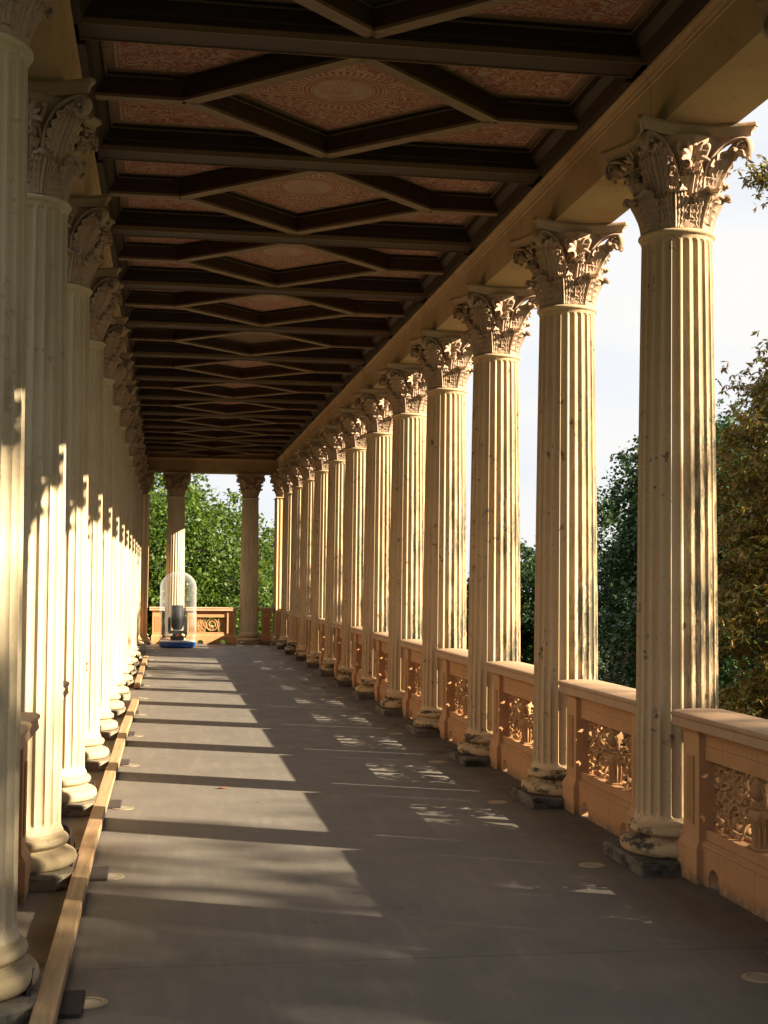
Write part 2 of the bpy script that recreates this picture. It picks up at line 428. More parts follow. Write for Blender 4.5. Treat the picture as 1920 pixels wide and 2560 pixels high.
def leafmat(name, cols, trans=0.35, scale=0.6):
    t = NT(name); v = t.vec()
    g = t.new('ShaderNodeNewGeometry')
    f = t.math('ADD', t.math('MULTIPLY', g.outputs['Random Per Island'], 0.6), t.math('MULTIPLY', t.noise(v, scale, 3), 0.4))
    c = t.ramp(f, [(0.12 + 0.72*k/(len(cols)-1), cc) for k, cc in enumerate(cols)])
    t.done(c, 0.5, 0.35)
    tl = t.new('ShaderNodeBsdfTranslucent'); t.link(t.mix(0.5, c, (0.16, 0.26, 0.02)) if trans > 0.3 else c, tl.inputs[0])
    ms = t.new('ShaderNodeMixShader'); ms.inputs[0].default_value = trans
    t.link(t.b.outputs[0], ms.inputs[1]); t.link(tl.outputs[0], ms.inputs[2]); t.link(ms.outputs[0], t.out.inputs[0])
    return t.m
M_lfgreen = leafmat('fresh_green_leaves', [(0.022, 0.052, 0.008), (0.05, 0.095, 0.012), (0.115, 0.165, 0.024)], 0.38)
M_lfdark = leafmat('dark_green_leaves', [(0.012, 0.035, 0.010), (0.025, 0.06, 0.014), (0.05, 0.085, 0.02)], 0.2)
M_lfrust = leafmat('rusty_chestnut_leaves', [(0.040, 0.090, 0.015), (0.12, 0.115, 0.02), (0.16, 0.085, 0.02), (0.27, 0.19, 0.035), (0.10, 0.16, 0.025)], 0.3, 0.35)
M_lfmix = leafmat('autumn_mixed_leaves', [(0.018, 0.04, 0.012), (0.05, 0.04, 0.012), (0.07, 0.03, 0.01)], 0.2)
M_husk = flat_mat('chestnut_husk', (0.17, 0.24, 0.03), 0.7)
M_bark = wood('bark', (0.09, 0.07, 0.05), (0.045, 0.035, 0.025), 2, 0.9, 0.5)
M_dry = flat_mat('dry_leaf', (0.20, 0.07, 0.025), 0.8, var=0.5)
t = NT('lawn'); v = t.vec()
M_ground = t.done(t.mix(t.noise(v, 1.5, 8, 0.7), (0.035, 0.055, 0.015), (0.06, 0.065, 0.025)), 0.95, 0.1)

# ------------------------------------------------------------------ setting
b = MB(); b.add([(-900,-900,-5.0),(900,-900,-5.0),(900,900,-5.0),(-900,900,-5.0)], [(0,1,2,3)])
tag(obj('ground', b.mesh('ground', M_ground)), 'green lawn and soil far below the raised gallery', 'ground', kind='structure')
b = MB(); b.box((-1.35, YB, -4.996), (3.62, YE+0.6, 0.0))
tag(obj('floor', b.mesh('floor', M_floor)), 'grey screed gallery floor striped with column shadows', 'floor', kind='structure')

# ------------------------------------------------------------------ column parts
def plinth_mb(left=False):
    b = MB(); h = 0.355; z1 = 0.078
    c = 0.012 if not left else 0.10
    def ring(e, z): 
        q = h - e
        return [(-q+c,-q,z),(q-c,-q,z),(q,-q+c,z),(q,q-c,z),(q-c,q,z),(-q+c,q,z),(-q,q-c,z),(-q,-q+c,z)]
    b.loft([ring(0.0, 0.001), ring(0.0, z1-0.012), ring(0.012, z1)])
    return b
def arcp(cr, cz, rr, a0, a1, n):
    return [(cr + rr*math.cos(math.radians(a0+(a1-a0)*k/n)), cz + rr*math.sin(math.radians(a0+(a1-a0)*k/n))) for k in range(n+1)]
def base_mb():
    b = MB()
    prof = [(0.30, 0.0781)] + arcp(0.300, 0.120, 0.042, -90, 90, 8) + [(0.292, 0.166)]
    prof += [(0.285 - 0.022*math.sin(PI*k/5), 0.170 + 0.026*k/5) for k in range(6)]
    prof += [(0.290, 0.199)] + arcp(0.272, 0.222, 0.024, -80, 88, 6) + [(0.266, 0.250), (0.266, 0.262), (0.262, 0.2699)]
    b.lathe(prof, 64)
    return b
NF = 24
def shaft_mb(nf=NF, m=6):
    z0, z1 = 0.27, 3.835
    def rad(z):
        s = (z - z0) / (z1 - z0)
        r = 0.250 - (0.250-0.2145) * (0.35*s + 0.65*s*s)
        if z < z0 + 0.04: r += 0.014 * (1 - (z-z0)/0.04)**2
        if z > 3.775: r += 0.010 * ((z-3.775)/0.02 if z < 3.795 else 1)
        return r
    za, zb = 0.305, 3.775
    fr = 0.0265
    zs = [z0, z0+0.012, z0+0.025] + [za + fr*(1-math.cos(PI/2*k/5)) for k in range(6)]
    zs += [za + fr + (zb-za-2*fr)*k/14 for k in range(1, 14)]
    zs += [zb - fr*(1-math.cos(PI/2*(5-k)/5)) for k in range(6)] + [3.787]
    rings = []
    for z in zs:
        r = rad(z); rg = []
        for i in range(nf):
            for k in range(m + 1):
                u = -math.cos(PI*k/m)
                th = 2*PI*(i + 0.5 + u*0.44)/nf
                tt = 0.0
                if z < za + fr: tt = min(1.0, (za + fr - z)/fr) if z >= za else 1.0
                elif z > zb - fr: tt = min(1.0, (z - zb + fr)/fr) if z <= zb else 1.0
                d = 0.0205*(r/0.25)*math.sqrt(max(0.0, 1 - u*u - tt*tt))
                rg.append(((r-d)*math.cos(th), (r-d)*math.sin(th), z))
        rings.append(rg)
    b = MB(); b.loft(rings)
    # neck ring (astragal)
    b.lathe([(0.21, 3.7871), (0.2165, 3.789), (0.2185, 3.796), (0.2225, 3.799)] + arcp(0.220, 3.8175, 0.0165, -75, 90, 6) + [(0.2, 3.836)], 64)
    return b
def bell_mb():
    b = MB()
    b.lathe([(0.19, 3.8365), (0.200, 3.85), (0.198, 4.0), (0.203, 4.12), (0.225, 4.22), (0.252, 4.30), (0.275, 4.355), (0.282, 4.385), (0.2, 4.39)], 40)
    return b
def abacus_mb():
    b = MB()
    cx, cy, mid = 0.392, 0.352, 0.262
    def ring(off, z):
        pts = []
        for q in range(4):
            a = q*PI/2
            side = []
            for k in range(13):
                t_ = -1 + 2*k/12
                n = mid + (cx-mid)*(t_*t_)**0.8 - off
                n = mid + (0.378-mid)*abs(t_)**1.7 - off
                side.append((n, t_*(cy - off*0.5)))
            for n, tt in side:
                pts.append((n*math.cos(a) - tt*math.sin(a), n*math.sin(a) + tt*math.cos(a), z))
        return pts
    b.loft([ring(0.034, 4.383), ring(0.032, 4.402), ring(0.022, 4.416), ring(0.010, 4.424), ring(0.008, 4.430), ring(0.0, 4.434), ring(0.0, 4.452), ring(0.006, 4.4585)])
    return b
def leaf_mb(z0, H, r0, r1, W, rc, curl, nr=26, nc=14, teeth=7, tipw=0.4, ribs=5, th=0.013, power=2.0):
    """acanthus leaf growing up the bell towards +X, its tip rolled outwards"""
    F = []; B_ = []
    zt = z0 + H - rc
    for i in range(nr + 1):
        s = i / nr; fr = []; bk = []
        if s < 0.68:
            q = s/0.68; ra = r0 + (r1-r0)*q**power; z = z0 + (zt-z0)*q
            dr, dz = (r1-r0)*power*q**(power-1), (zt-z0)
        else:
            a = (s-0.68)/0.32*curl
            ra = r1 + rc*(1-math.cos(a)); z = zt + rc*math.sin(a); dr, dz = math.sin(a), math.cos(a)
        ln = math.hypot(dr, dz); nx, nz = dz/ln, -dr/ln
        env = (0.62 + 0.38*math.sin(PI*min(1.0, s/0.62)*0.5 + 0.0)) if s < 0.62 else (1.0 - (1-tipw)*((s-0.62)/0.38)**1.3)
        saw = (s*teeth) % 1.0
        w = W*env*(1.0 - 0.26*(1-saw)**1.3 - 0.05*((s*teeth*3) % 1.0))
        for j in range(nc + 1):
            u = -1 + 2*j/nc
            y = u*w
            # ribs fan out from the foot of the leaf
            rib = 0.5 + 0.5*math.cos(u*PI*ribs + 2.2*s*abs(u))
            h = 0.0125*rib**0.7*(0.4+0.6*min(1, s*2)) + 0.009*math.exp(-(u/0.09)**2) - 0.016*u*u
            h += 0.006*math.cos(saw*2*PI)*abs(u)
            hug = -(y*y)/(2*max(ra, 0.2))*(1.0 if s < 0.68 else 0.6)
            fr.append((ra + nx*h + hug, y, z + nz*h - 0.03*H*u*u*(1 if s > 0.5 else 0)))
            bk.append((ra + nx*(h-th) + hug, y*0.97, z + nz*(h-th) - 0.03*H*u*u*(1 if s > 0.5 else 0)))
        F.append(fr); B_.append(bk)
    b = MB(); n = nc + 1
    v = [p for r in F for p in r] + [p for r in B_ for p in r]; o = (nr+1)*n; f = []
    for i in range(nr):
        for j in range(nc):
            a = i*n + j
            f.append((a, a+1, a+n+1, a+n)); f.append((o+a, o+a+n, o+a+n+1, o+a+1))
        f.append((i*n, (i+1)*n, o+(i+1)*n, o+i*n)); f.append((i*n+nc, o+i*n+nc, o+(i+1)*n+nc, (i+1)*n+nc))
    for j in range(nc):
        f.append((j, o+j, o+j+1, j+1)); f.append((nr*n+j, nr*n+j+1, o+nr*n+j+1, o+nr*n+j))
    b.add(v, f)
    return b
def volute_mb(start, cen, rs, rise, turns=2.1, w0=0.026, th=0.012, mirror=1):
    """ribbon scroll: start=(n,t,z), spiral centre=(n,t,z); face normal +X, tangent +Y"""
    st = Vector(start); ce = Vector(cen)
    d = Vector((ce.x-st.x, ce.y-st.y, 0)); Ld = d.length; d.normalize()
    nrm = Vector((d.y, -d.x, 0));
    if nrm.x < 0: nrm = -nrm
    pts = []; rad = []; flat = []
    N1 = 14
    # rising arc to the top of the spiral, entering it tangentially
    p_top = (Ld, ce.z - st.z + rs)
    for k in range(N1):
        q = k/N1
        x = p_top[0]*(1-math.cos(q*PI/2)); z = p_top[1]*math.sin(q*PI/2)**0.9
        pts.append((x, z)); rad.append(th*(0.9+0.3*q)); flat.append(w0*(0.9+0.2*q))
    N2 = int(22*turns)
    for k in range(N2 + 1):
        q = k/N2; a = PI/2 - q*turns*2*PI; r = rs*(1-0.86*q)
        pts.append((Ld + r*math.cos(a), ce.z - st.z + r*math.sin(a))); rad.append(th*(1.1-0.62*q)); flat.append(w0*(1+0.12*q))
    P = [st + d*x + Vector((0, 0, z)) for x, z in pts]
    b = MB(); b.tube(P, rad, 8, (nrm, flat))
    # solid disc behind the coils and the eye
    c = st + d*Ld + Vector((0, 0, ce.z - st.z))
    n = 20
    for hw, rr in ((w0*0.30, rs*0.93), (w0*1.35, rs*0.20)):
        ring = [[c + nrm*s_*hw + d*rr*math.cos(2*PI*k/n) + Vector((0, 0, rr*math.sin(2*PI*k/n))) for k in range(n)] for s_ in (-1, 1)]
        b.loft(ring)
    if mirror < 0: b.v = [(x, -y, z) for x, y, z in b.v]
    return b
def fleuron_mb():
    b = MB()
    b.tube([(0.222, 0, 4.10), (0.235, 0, 4.18), (0.25, 0, 4.25)], [0.010, 0.008, 0.010], 6)
    for k in range(-3, 4):
        a = k*0.40
        ln = 0.125 - 0.010*abs(k)
        pts = []; rr = []; ff = []
        for i in range(8):
            q = i/7
            y = math.sin(a)*ln*q; z = 4.245 + math.cos(a)*ln*q - 0.02*abs(k)*q*q
            x = 0.250 + 0.045*q + 0.030*math.sin(q*PI*0.5)*(0.3+0.1*abs(k)) - 0.0*q
            pts.append((x, y, z)); rr.append(0.004 + 0.0155*math.sin(PI*min(0.93, q*0.85+0.1))); ff.append(0.006 + 0.004*math.sin(PI*q))
        b.tube(pts, rr, 8, ((1, 0, 0.2), ff))
    b.ball((0.262, 0, 4.245), (0.014, 0.018, 0.018))
    for s in (-1, 1):
        b.tube([(0.235, s*0.012, 4.19), (0.25, s*0.05, 4.225), (0.265, s*0.085, 4.27), (0.268, s*0.10, 4.31), (0.262, s*0.085, 4.335)], [0.006, 0.008, 0.010, 0.010, 0.006], 6)
        b.ball((0.265, s*0.095, 4.325), (0.016, 0.02, 0.02))
    return b

CAP = {}
CAP['abacus'] = (abacus_mb(), [0])
CAP['lower_leaf'] = (leaf_mb(3.842, 0.212, 0.207, 0.262, 0.094, 0.028, 2.7, nr=40, nc=24, teeth=6, ribs=7), [PI/8 + k*PI/4 for k in range(8)])
CAP['middle_leaf'] = (leaf_mb(3.90, 0.262, 0.209, 0.275, 0.084, 0.026, 2.6, nr=40, nc=20, teeth=7, ribs=5), [k*PI/2 for k in range(4)])
CAP['corner_leaf'] = (leaf_mb(3.88, 0.415, 0.210, 0.335, 0.118, 0.056, 2.85, nr=52, nc=26, teeth=10, tipw=0.55, power=2.0, ribs=7), [PI/4 + k*PI/2 for k in range(4)])
CAP['volute'] = ([volute_mb((0.225, 0.085, 4.06), (0.312, 0.300, 4.312), 0.056, 0, 2.2, 0.024, 0.0115, s) for s in (1, -1)], [k*PI/2 for k in range(4)])
CAP['helix'] = ([volute_mb((0.222, 0.075, 4.09), (0.262, 0.036, 4.205), 0.030, 0, 1.8, 0.014, 0.0065, s) for s in (1, -1)], [k*PI/2 for k in range(4)])
CAP['fleuron'] = (fleuron_mb(), [k*PI/2 for k in range(4)])
me_shaft = {'R': shaft_mb().mesh('shaft', M_shaftR, True, 32), 'L': None}
me_shaft['L'] = me_shaft['R'].copy(); me_shaft['L'].materials[0] = M_shaftL
me_base = {'R': base_mb().mesh('base', M_baseR, True, 30), 'L': base_mb().mesh('base', M_baseL, True, 30)}
me_plinth = {'R': plinth_mb().mesh('plinth', M_plinth), 'L': plinth_mb(True).mesh('plinth', M_plinthL)}
bell = bell_mb()
me_bell = bell.mesh('bell', M_capital, True, 40)
capm = {}
allcap = MB(); allcap.merge(bell)
for nme, (mb, angs) in CAP.items():
    mbs = mb if isinstance(mb, list) else [mb]
    capm[nme] = [(m_.mesh(nme, M_capital, True, 45), angs) for m_ in mbs]
    for m_ in mbs:
        for a in angs: allcap.merge(m_, Matrix.Rotation(a, 4, 'Z'))
me_allcap = allcap.mesh('capital', M_capital, True, 45)

def make_column(side, detailed):
    o = root('fluted_column', 'x', 'column')
    obj('plinth', me_plinth[side], o); obj('base', me_base[side], o); obj('shaft', me_shaft[side], o)
    if detailed:
        c = obj('capital', me_bell, o)
        for nme, lst in capm.items():
            for me, angs in lst:
                for a in angs: obj(nme, me, c, rz=a)
    else:
        obj('capital', me_allcap, o)
    return o
proto = {}
ORD = ['first','second','third','fourth','fifth','sixth','seventh','eighth','ninth','tenth','eleventh','twelfth','thirteenth']
def place_column(side, detailed, x, y, label, group, rz=0.0):
    k = (side, detailed)
    if k not in proto: o = proto[k] = make_column(side, detailed)
    else: o = copy_tree(proto[k])
    o.location = (x, y, 0); o['label'] = label; o['group'] = group
    o.rotation_euler = (0, 0, rz)
    return o
GR, GL, GE = 'columns of the right-hand row', 'columns of the left-hand row', 'columns closing the far end'
for i in range(-3, 12):
    y = Y0 + i*S
    if i >= 0:
        lab = ('nearest full-height cream column of the right row, dark flakes down its shaft' if i == 0 else
               f'{ORD[i]} full-height column of the right row, counting away from the viewer' if i < 11 else
               'farthest and smallest round column of the right row, beside the corner pier')
    else:
        lab = {-1: 'column cut off by the right picture edge, only its capital corner and plinth showing',
               -2: 'sunlit column just outside the picture beyond the right edge',
               -3: 'sunlit right row column level with the viewer, outside the picture'}[i]
    place_column('R', i < 5, R, y, lab, GR)
for i in range(-1, 12):
    y = Y0 + i*S
    lab = ('nearest left row column, cut off by the left picture edge' if i == -1 else
           f'{ORD[i+1]} cream column of the left row, counting from the picture edge' if i < 11 else
           'farthest round column of the left row, beside the corner pier')
    place_column('L', i < 4, L, y, lab, GL)
XA, XB = 0.281, 2.205
place_column('L', False, XA, YE, 'far end column behind the clear plastic dome', GE)
place_column('L', False, XB, YE, 'far end column standing free, right of the plastic dome', GE)

# corner piers: square, fluted on their faces, with a leafy capital
def pier(x, y, w, label, sx):
    o = root('corner_pier', label, 'pier', (x, y, 0), 0, 'square corner piers')
    b = MB(); b.box((-0.34, -0.80, 0.001), (0.34, 0.34, 0.078), 0.01); obj('plinth', b.mesh('plinth', M_plinthL), o)
    b = MB()
    def sq(h, z): return [(-h,-h-0.46,z),(h,-h-0.46,z),(h,h,z),(-h,h,z)]
    b.loft([sq(h, z) for h, z in ((0.30,0.0781),(0.315,0.10),(0.315,0.145),(0.295,0.165),(0.275,0.175),(0.27,0.198),(0.285,0.21),(0.285,0.238),(0.262,0.25),(0.258,0.2699))])
    obj('base', b.mesh('base', M_baseL), o)
    b = MB(); pts = []
    n = 5; W = w
    for q in range(4):
        a = q*PI/2
        prof = [(W, -W)]
        for k in range(n):
            c = -W + 2*W*(k+0.5)/n; hw = W/n*0.78
            prof += [(W, c-hw), (W-0.018, c-hw*0.5), (W-0.022, c), (W-0.018, c+hw*0.5), (W, c+hw)]
        for u, t_ in prof:
            py = u*math.sin(a)+t_*math.cos(a); pts.append((u*math.cos(a)-t_*math.sin(a), py - (0.46 if py < 0.0 else 0)))
    b.loft([[(u, t_, z) for u, t_ in pts] for z in (0.27, 3.80)])
    b.loft([sq(W+e, z) for e, z in ((0, 3.8001), (0.02, 3.805), (0.02, 3.83), (0, 3.8349))])
    obj('shaft', b.mesh('shaft', M_pier), o)
    obj('capital', me_allcap, o); obj('capital', me_allcap, o, (0, -0.46, 0.0005))
    return o
pier(R - 0.0, YE, 0.235, 'square terracotta pier at the far right corner', 1)
pier(L + 0.14, YE, 0.25, 'square terracotta pier at the far left corner, half in sun', -1)

# ------------------------------------------------------------------ balustrades
ZC = 0.955
def coping_mb(y0, y1):
    prof = [(-0.145, 0.868), (-0.115, 0.868), (-0.115, 0.861), (0.145, 0.861), (0.145, 0.868), (0.175, 0.868), (0.175, 0.915),
            (0.187, 0.922), (0.190, 0.935), (0.185, 0.946), (0.165, 0.953), (0.02, ZC+0.004), (-0.125, 0.953), (-0.143, 0.946), (-0.150, 0.935), (-0.147, 0.922), (-0.137, 0.915)]
    b = MB(); b.prism(prof, 'y', y0, y1); return b
def pedestal_mb(c, w=0.235):
    b = MB()
    def rg(e, z): return [(-0.090-e, c-w/2-e, z), (0.110+e, c-w/2-e, z), (0.110+e, c+w/2+e, z), (-0.090-e, c+w/2+e, z)]
    b.loft([rg(0.024,0.001), rg(0.026,0.195), rg(0.022,0.207), rg(0.004,0.238), rg(0.0,0.25), rg(0.0,0.832), rg(0.006,0.836), rg(0.010,0.845), rg(0.020,0.856), rg(0.020,0.8605)])
    return b
def relief_mb(c, z0=0.32, z1=0.705, hw=0.050, seed=0):
    """carved candelabrum panel on a pedestal face"""
    ny, nz = 22, 60; v = []; f = []
    for i in range(nz + 1):
        for j in range(ny + 1):
            u = -1 + 2*j/ny; s = i/nz
            h = 0.0
            if abs(u) > 0.80 or s < 0.03 or s > 0.97: h = 0.0055
            elif abs(u) > 0.72: h = -0.002
            else:
                k = s*6.0; q = k % 1.0
                stem = math.exp(-(u/0.10)**2)
                leaf = math.exp(-((abs(u) - 0.62*math.sin(PI*q)**0.7)/0.14)**2)
                bud = math.exp(-((u/0.30)**2 + ((q-0.5)/0.18)**2))
                vein = 0.5 + 0.5*math.sin(40*abs(u) + 60*s)
                h = -0.003 + 0.008*max(stem, leaf*0.9, bud) + 0.0025*vein*(leaf > 0.2)
            v.append((-0.0935 - 0.75*h, c + u*hw, z0 + (z1-z0)*s))
    n = ny + 1
    for i in range(nz):
        for j in range(ny):
            a = i*n + j; f.append((a, a+n, a+n+1, a+1))
    # side walls so the carving is a solid block set into the face
    m0 = len(v)
    rim = [j for j in range(n)] + [i*n+ny for i in range(1, nz+1)] + [nz*n+j for j in range(ny-1, -1, -1)] + [i*n for i in range(nz-1, 0, -1)]
    for r_ in rim: v.append((-0.086, v[r_][1], v[r_][2]))
    for k in range(len(rim)):
        k2 = (k+1) % len(rim); f.append((rim[k], rim[k2], m0+k2, m0+k))
    b = MB(); b.add(v, f); return b
def wall_mbs(y0, y1, arches):
    """lower wall with drain arches, and frieze above the openwork"""
    lo = []
    o = MB()
    pts = [(y0, 0.001)]
    for a in sorted(arches):
        pts.append((a-0.078, 0.001))
        for k in range(0, 11):
            an = PI - PI*k/10
            pts.append((a + 0.078*math.cos(an), 0.035 + 0.078*math.sin(an)))
        pts.append((a+0.078, 0.001))
    pts += [(y1, 0.001), (y1, 0.214), (y0, 0.214)]
    o.prism(pts, 'x', -0.078, 0.13)
    o.prism([(-0.078, 0.2141), (-0.076, 0.226), (-0.056, 0.243), (-0.052, 0.2475), (-0.052, 0.305), (0.10, 0.305), (0.105, 0.2475), (0.13, 0.2141)], 'y', y0, y1)
    o.prism([(-0.055, 0.695), (0.105, 0.695), (0.105, 0.8605), (-0.082, 0.8605), (-0.080, 0.850), (-0.066, 0.843), (-0.063, 0.832), (-0.055, 0.828)], 'y', y0, y1)
    return o
def spiral_pts(c, r, a0, turns, dirn, n=16, inner=0.25):
    N = int(n*turns); out = []
    for k in range(N+1):
        q = k/N; a = a0 + dirn*turns*2*PI*q; rr = r*(1-(1-inner)*q)
        out.append((c[0] + rr*math.cos(a), c[1] + rr*math.sin(a)))
    return out
def scrolls_mb(hw, seed, medal=False):
    """openwork of rinceaux between y=-hw..hw, z=.305..695; plane x=0.03"""
    rnd = random.Random(seed); b = MB(); X = 0.028
    zc = 0.50
    def stem(pts, r=0.0125, xo=0.0, dep=0.020, tip=0.5):
        n = len(pts)
        P = [(X + xo + 0.008*math.sin(k*0.7), p[0], max(0.306, min(0.694, p[1]))) for k, p in enumerate(pts)]
        b.tube(P, [(r+0.0028)*(1-(1-tip)*k/(n-1)) for k in range(n)], 7, ((1, 0, 0), [dep*(1-0.4*k/(n-1)) for k in range(n)]))
    def leaf(y, z, a, ln, w, xo=-0.012):
        pts = []; rr = []; ff = []
        for k in range(7):
            q = k/6; bend = 0.5*q*q
            yy = y + math.cos(a + bend)*ln*q; zz = z + math.sin(a + bend)*ln*q
            pts.append((X + xo - 0.014*math.sin(q*PI*0.8), yy, max(0.308, min(0.692, zz)))); rr.append(0.004 + 1.25*w*math.sin(PI*min(0.9, 0.12+q*0.75))**0.6); ff.append(0.005 + 0.006*math.sin(PI*q))
        b.tube(pts, rr, 6, ((1, 0, 0), ff))
    sides = (-1, 1)
    lo = 0.10 if not medal else 0.17
    span = hw - lo
    for s in sides:
        specs = [(lo + span*0.40, 0.408, min(0.094, span*0.33), -PI*0.2, 1.9, 1), (lo + span*0.80, 0.590, min(0.080, span*0.26), PI*1.1, 1.9, -1),
                 (lo + span*0.34, 0.600, min(0.074, span*0.25), PI*1.3, 1.8, 1), (lo + span*0.84, 0.395, min(0.072, span*0.22), PI*0.5, 1.7, -1),
                 (lo + span*0.60, 0.505, min(0.045, span*0.16), PI*0.9, 1.4, 1), (lo + span*0.95, 0.495, min(0.034, span*0.12), PI*0.2, 1.3, -1), (lo + span*0.08, 0.505, min(0.036, span*0.12), PI*0.2, 1.3, -1)]
        for (cy, cz, r, a0, tn, dr) in specs:
            pts = spiral_pts((cy, cz), r, a0, tn, dr, n=20, inner=0.16)
            stem([(s*p[0], p[1]) for p in pts], 0.0085 + 0.055*r, 0, 0.026, 0.55)
            b.ball((X-0.014, s*cy, cz), (0.020, 0.006 + r*0.16, 0.006 + r*0.16), 10, 6)
            nl = int(6 + r*60)
            for k in range(nl):
                a = a0 + dr*2*PI*k/nl
                py, pz = cy + r*math.cos(a), cz + r*math.sin(a)
                out_ = a + dr*0.9
                leaf(s*py, pz, (out_ if s > 0 else PI - out_) + rnd.uniform(-0.3, 0.3), 0.028 + r*0.22, 0.0085 + r*0.02)
        stem([(s*(lo*0.3 + (hw-lo*0.3)*k/20), zc + 0.085*math.sin(k/20*2*PI*1.15 + 2.4)) for k in range(21)], 0.0155, 0, 0.026, 0.85)
        stem([(s*(hw - 0.014 - 0.016*abs(math.sin(k*0.9))), 0.306 + 0.388*k/16) for k in range(17)], 0.012, 0.008, 0.016, 1.0)
        wave = [(lo*0.3 + (hw-lo*0.3)*k/20, zc + 0.085*math.sin(k/20*2*PI*1.15 + 2.4)) for k in range(21)]
        for (cy, cz, r, a0, tn, dr) in specs:
            p0 = (cy + r*math.cos(a0), cz + r*math.sin(a0)); q0 = min(wave, key=lambda w_: (w_[0]-p0[0])**2 + (w_[1]-p0[1])**2)
            stem([(s*(p0[0]+(q0[0]-p0[0])*k/5), p0[1]+(q0[1]-p0[1])*k/5 + 0.01*math.sin(k/5*PI)) for k in range(6)], 0.011, 0.0, 0.018, 1.0)
            for k in range(max(4, int(r*130))):      # small tendrils budding off each scroll
                a = rnd.uniform(0, 2*PI); rr_ = rnd.uniform(0.014, 0.023)
                cc_ = (cy + (r+rr_*0.9)*math.cos(a), cz + (r+rr_*0.9)*math.sin(a))
                if not (lo*0.6 < cc_[0] < hw-0.02 and 0.322 < cc_[1] < 0.678): continue
                stem([(s*q[0], q[1]) for q in spiral_pts(cc_, rr_, a+PI, 1.2, rnd.choice((-1, 1)), n=14, inner=0.3)], 0.0075, 0.0, 0.017, 0.6)
        for zz in (0.3125, 0.6875): stem([(s*(lo*0.9 + (hw-lo*0.9)*k/12), zz) for k in range(13)], 0.008, 0.01, 0.012, 1.0)
    if medal:
        n = 40
        P = [(X-0.01, 0.150*math.cos(2*PI*k/n), zc + 0.150*math.sin(2*PI*k/n)) for k in range(n+1)]
        b.tube(P, 0.014, 8, ((1, 0, 0), 0.022), caps=False)
        # small resting animal: body, neck, head, legs and branches round it
        b.ball((X-0.012, 0.01, zc-0.045), (0.022, 0.07, 0.036), 12, 8)
        b.tube([(X-0.012, 0.055, zc-0.03), (X-0.014, 0.075, zc+0.01), (X-0.014, 0.07, zc+0.045)], [0.024, 0.017, 0.014], 8)
        b.ball((X-0.016, 0.058, zc+0.055), (0.014, 0.026, 0.015), 10, 6)
        for yy in (-0.05, -0.02, 0.03, 0.055): b.tube([(X-0.012, yy, zc-0.06), (X-0.014, yy+0.012, zc-0.10), (X-0.012, yy, zc-0.135)], [0.010, 0.007, 0.007], 6)
        for k in range(9):
            a = 0.6 + k*0.33; leaf(0.10*math.cos(a), zc + 0.10*math.sin(a), a + 1.8, 0.05, 0.010)
    return b
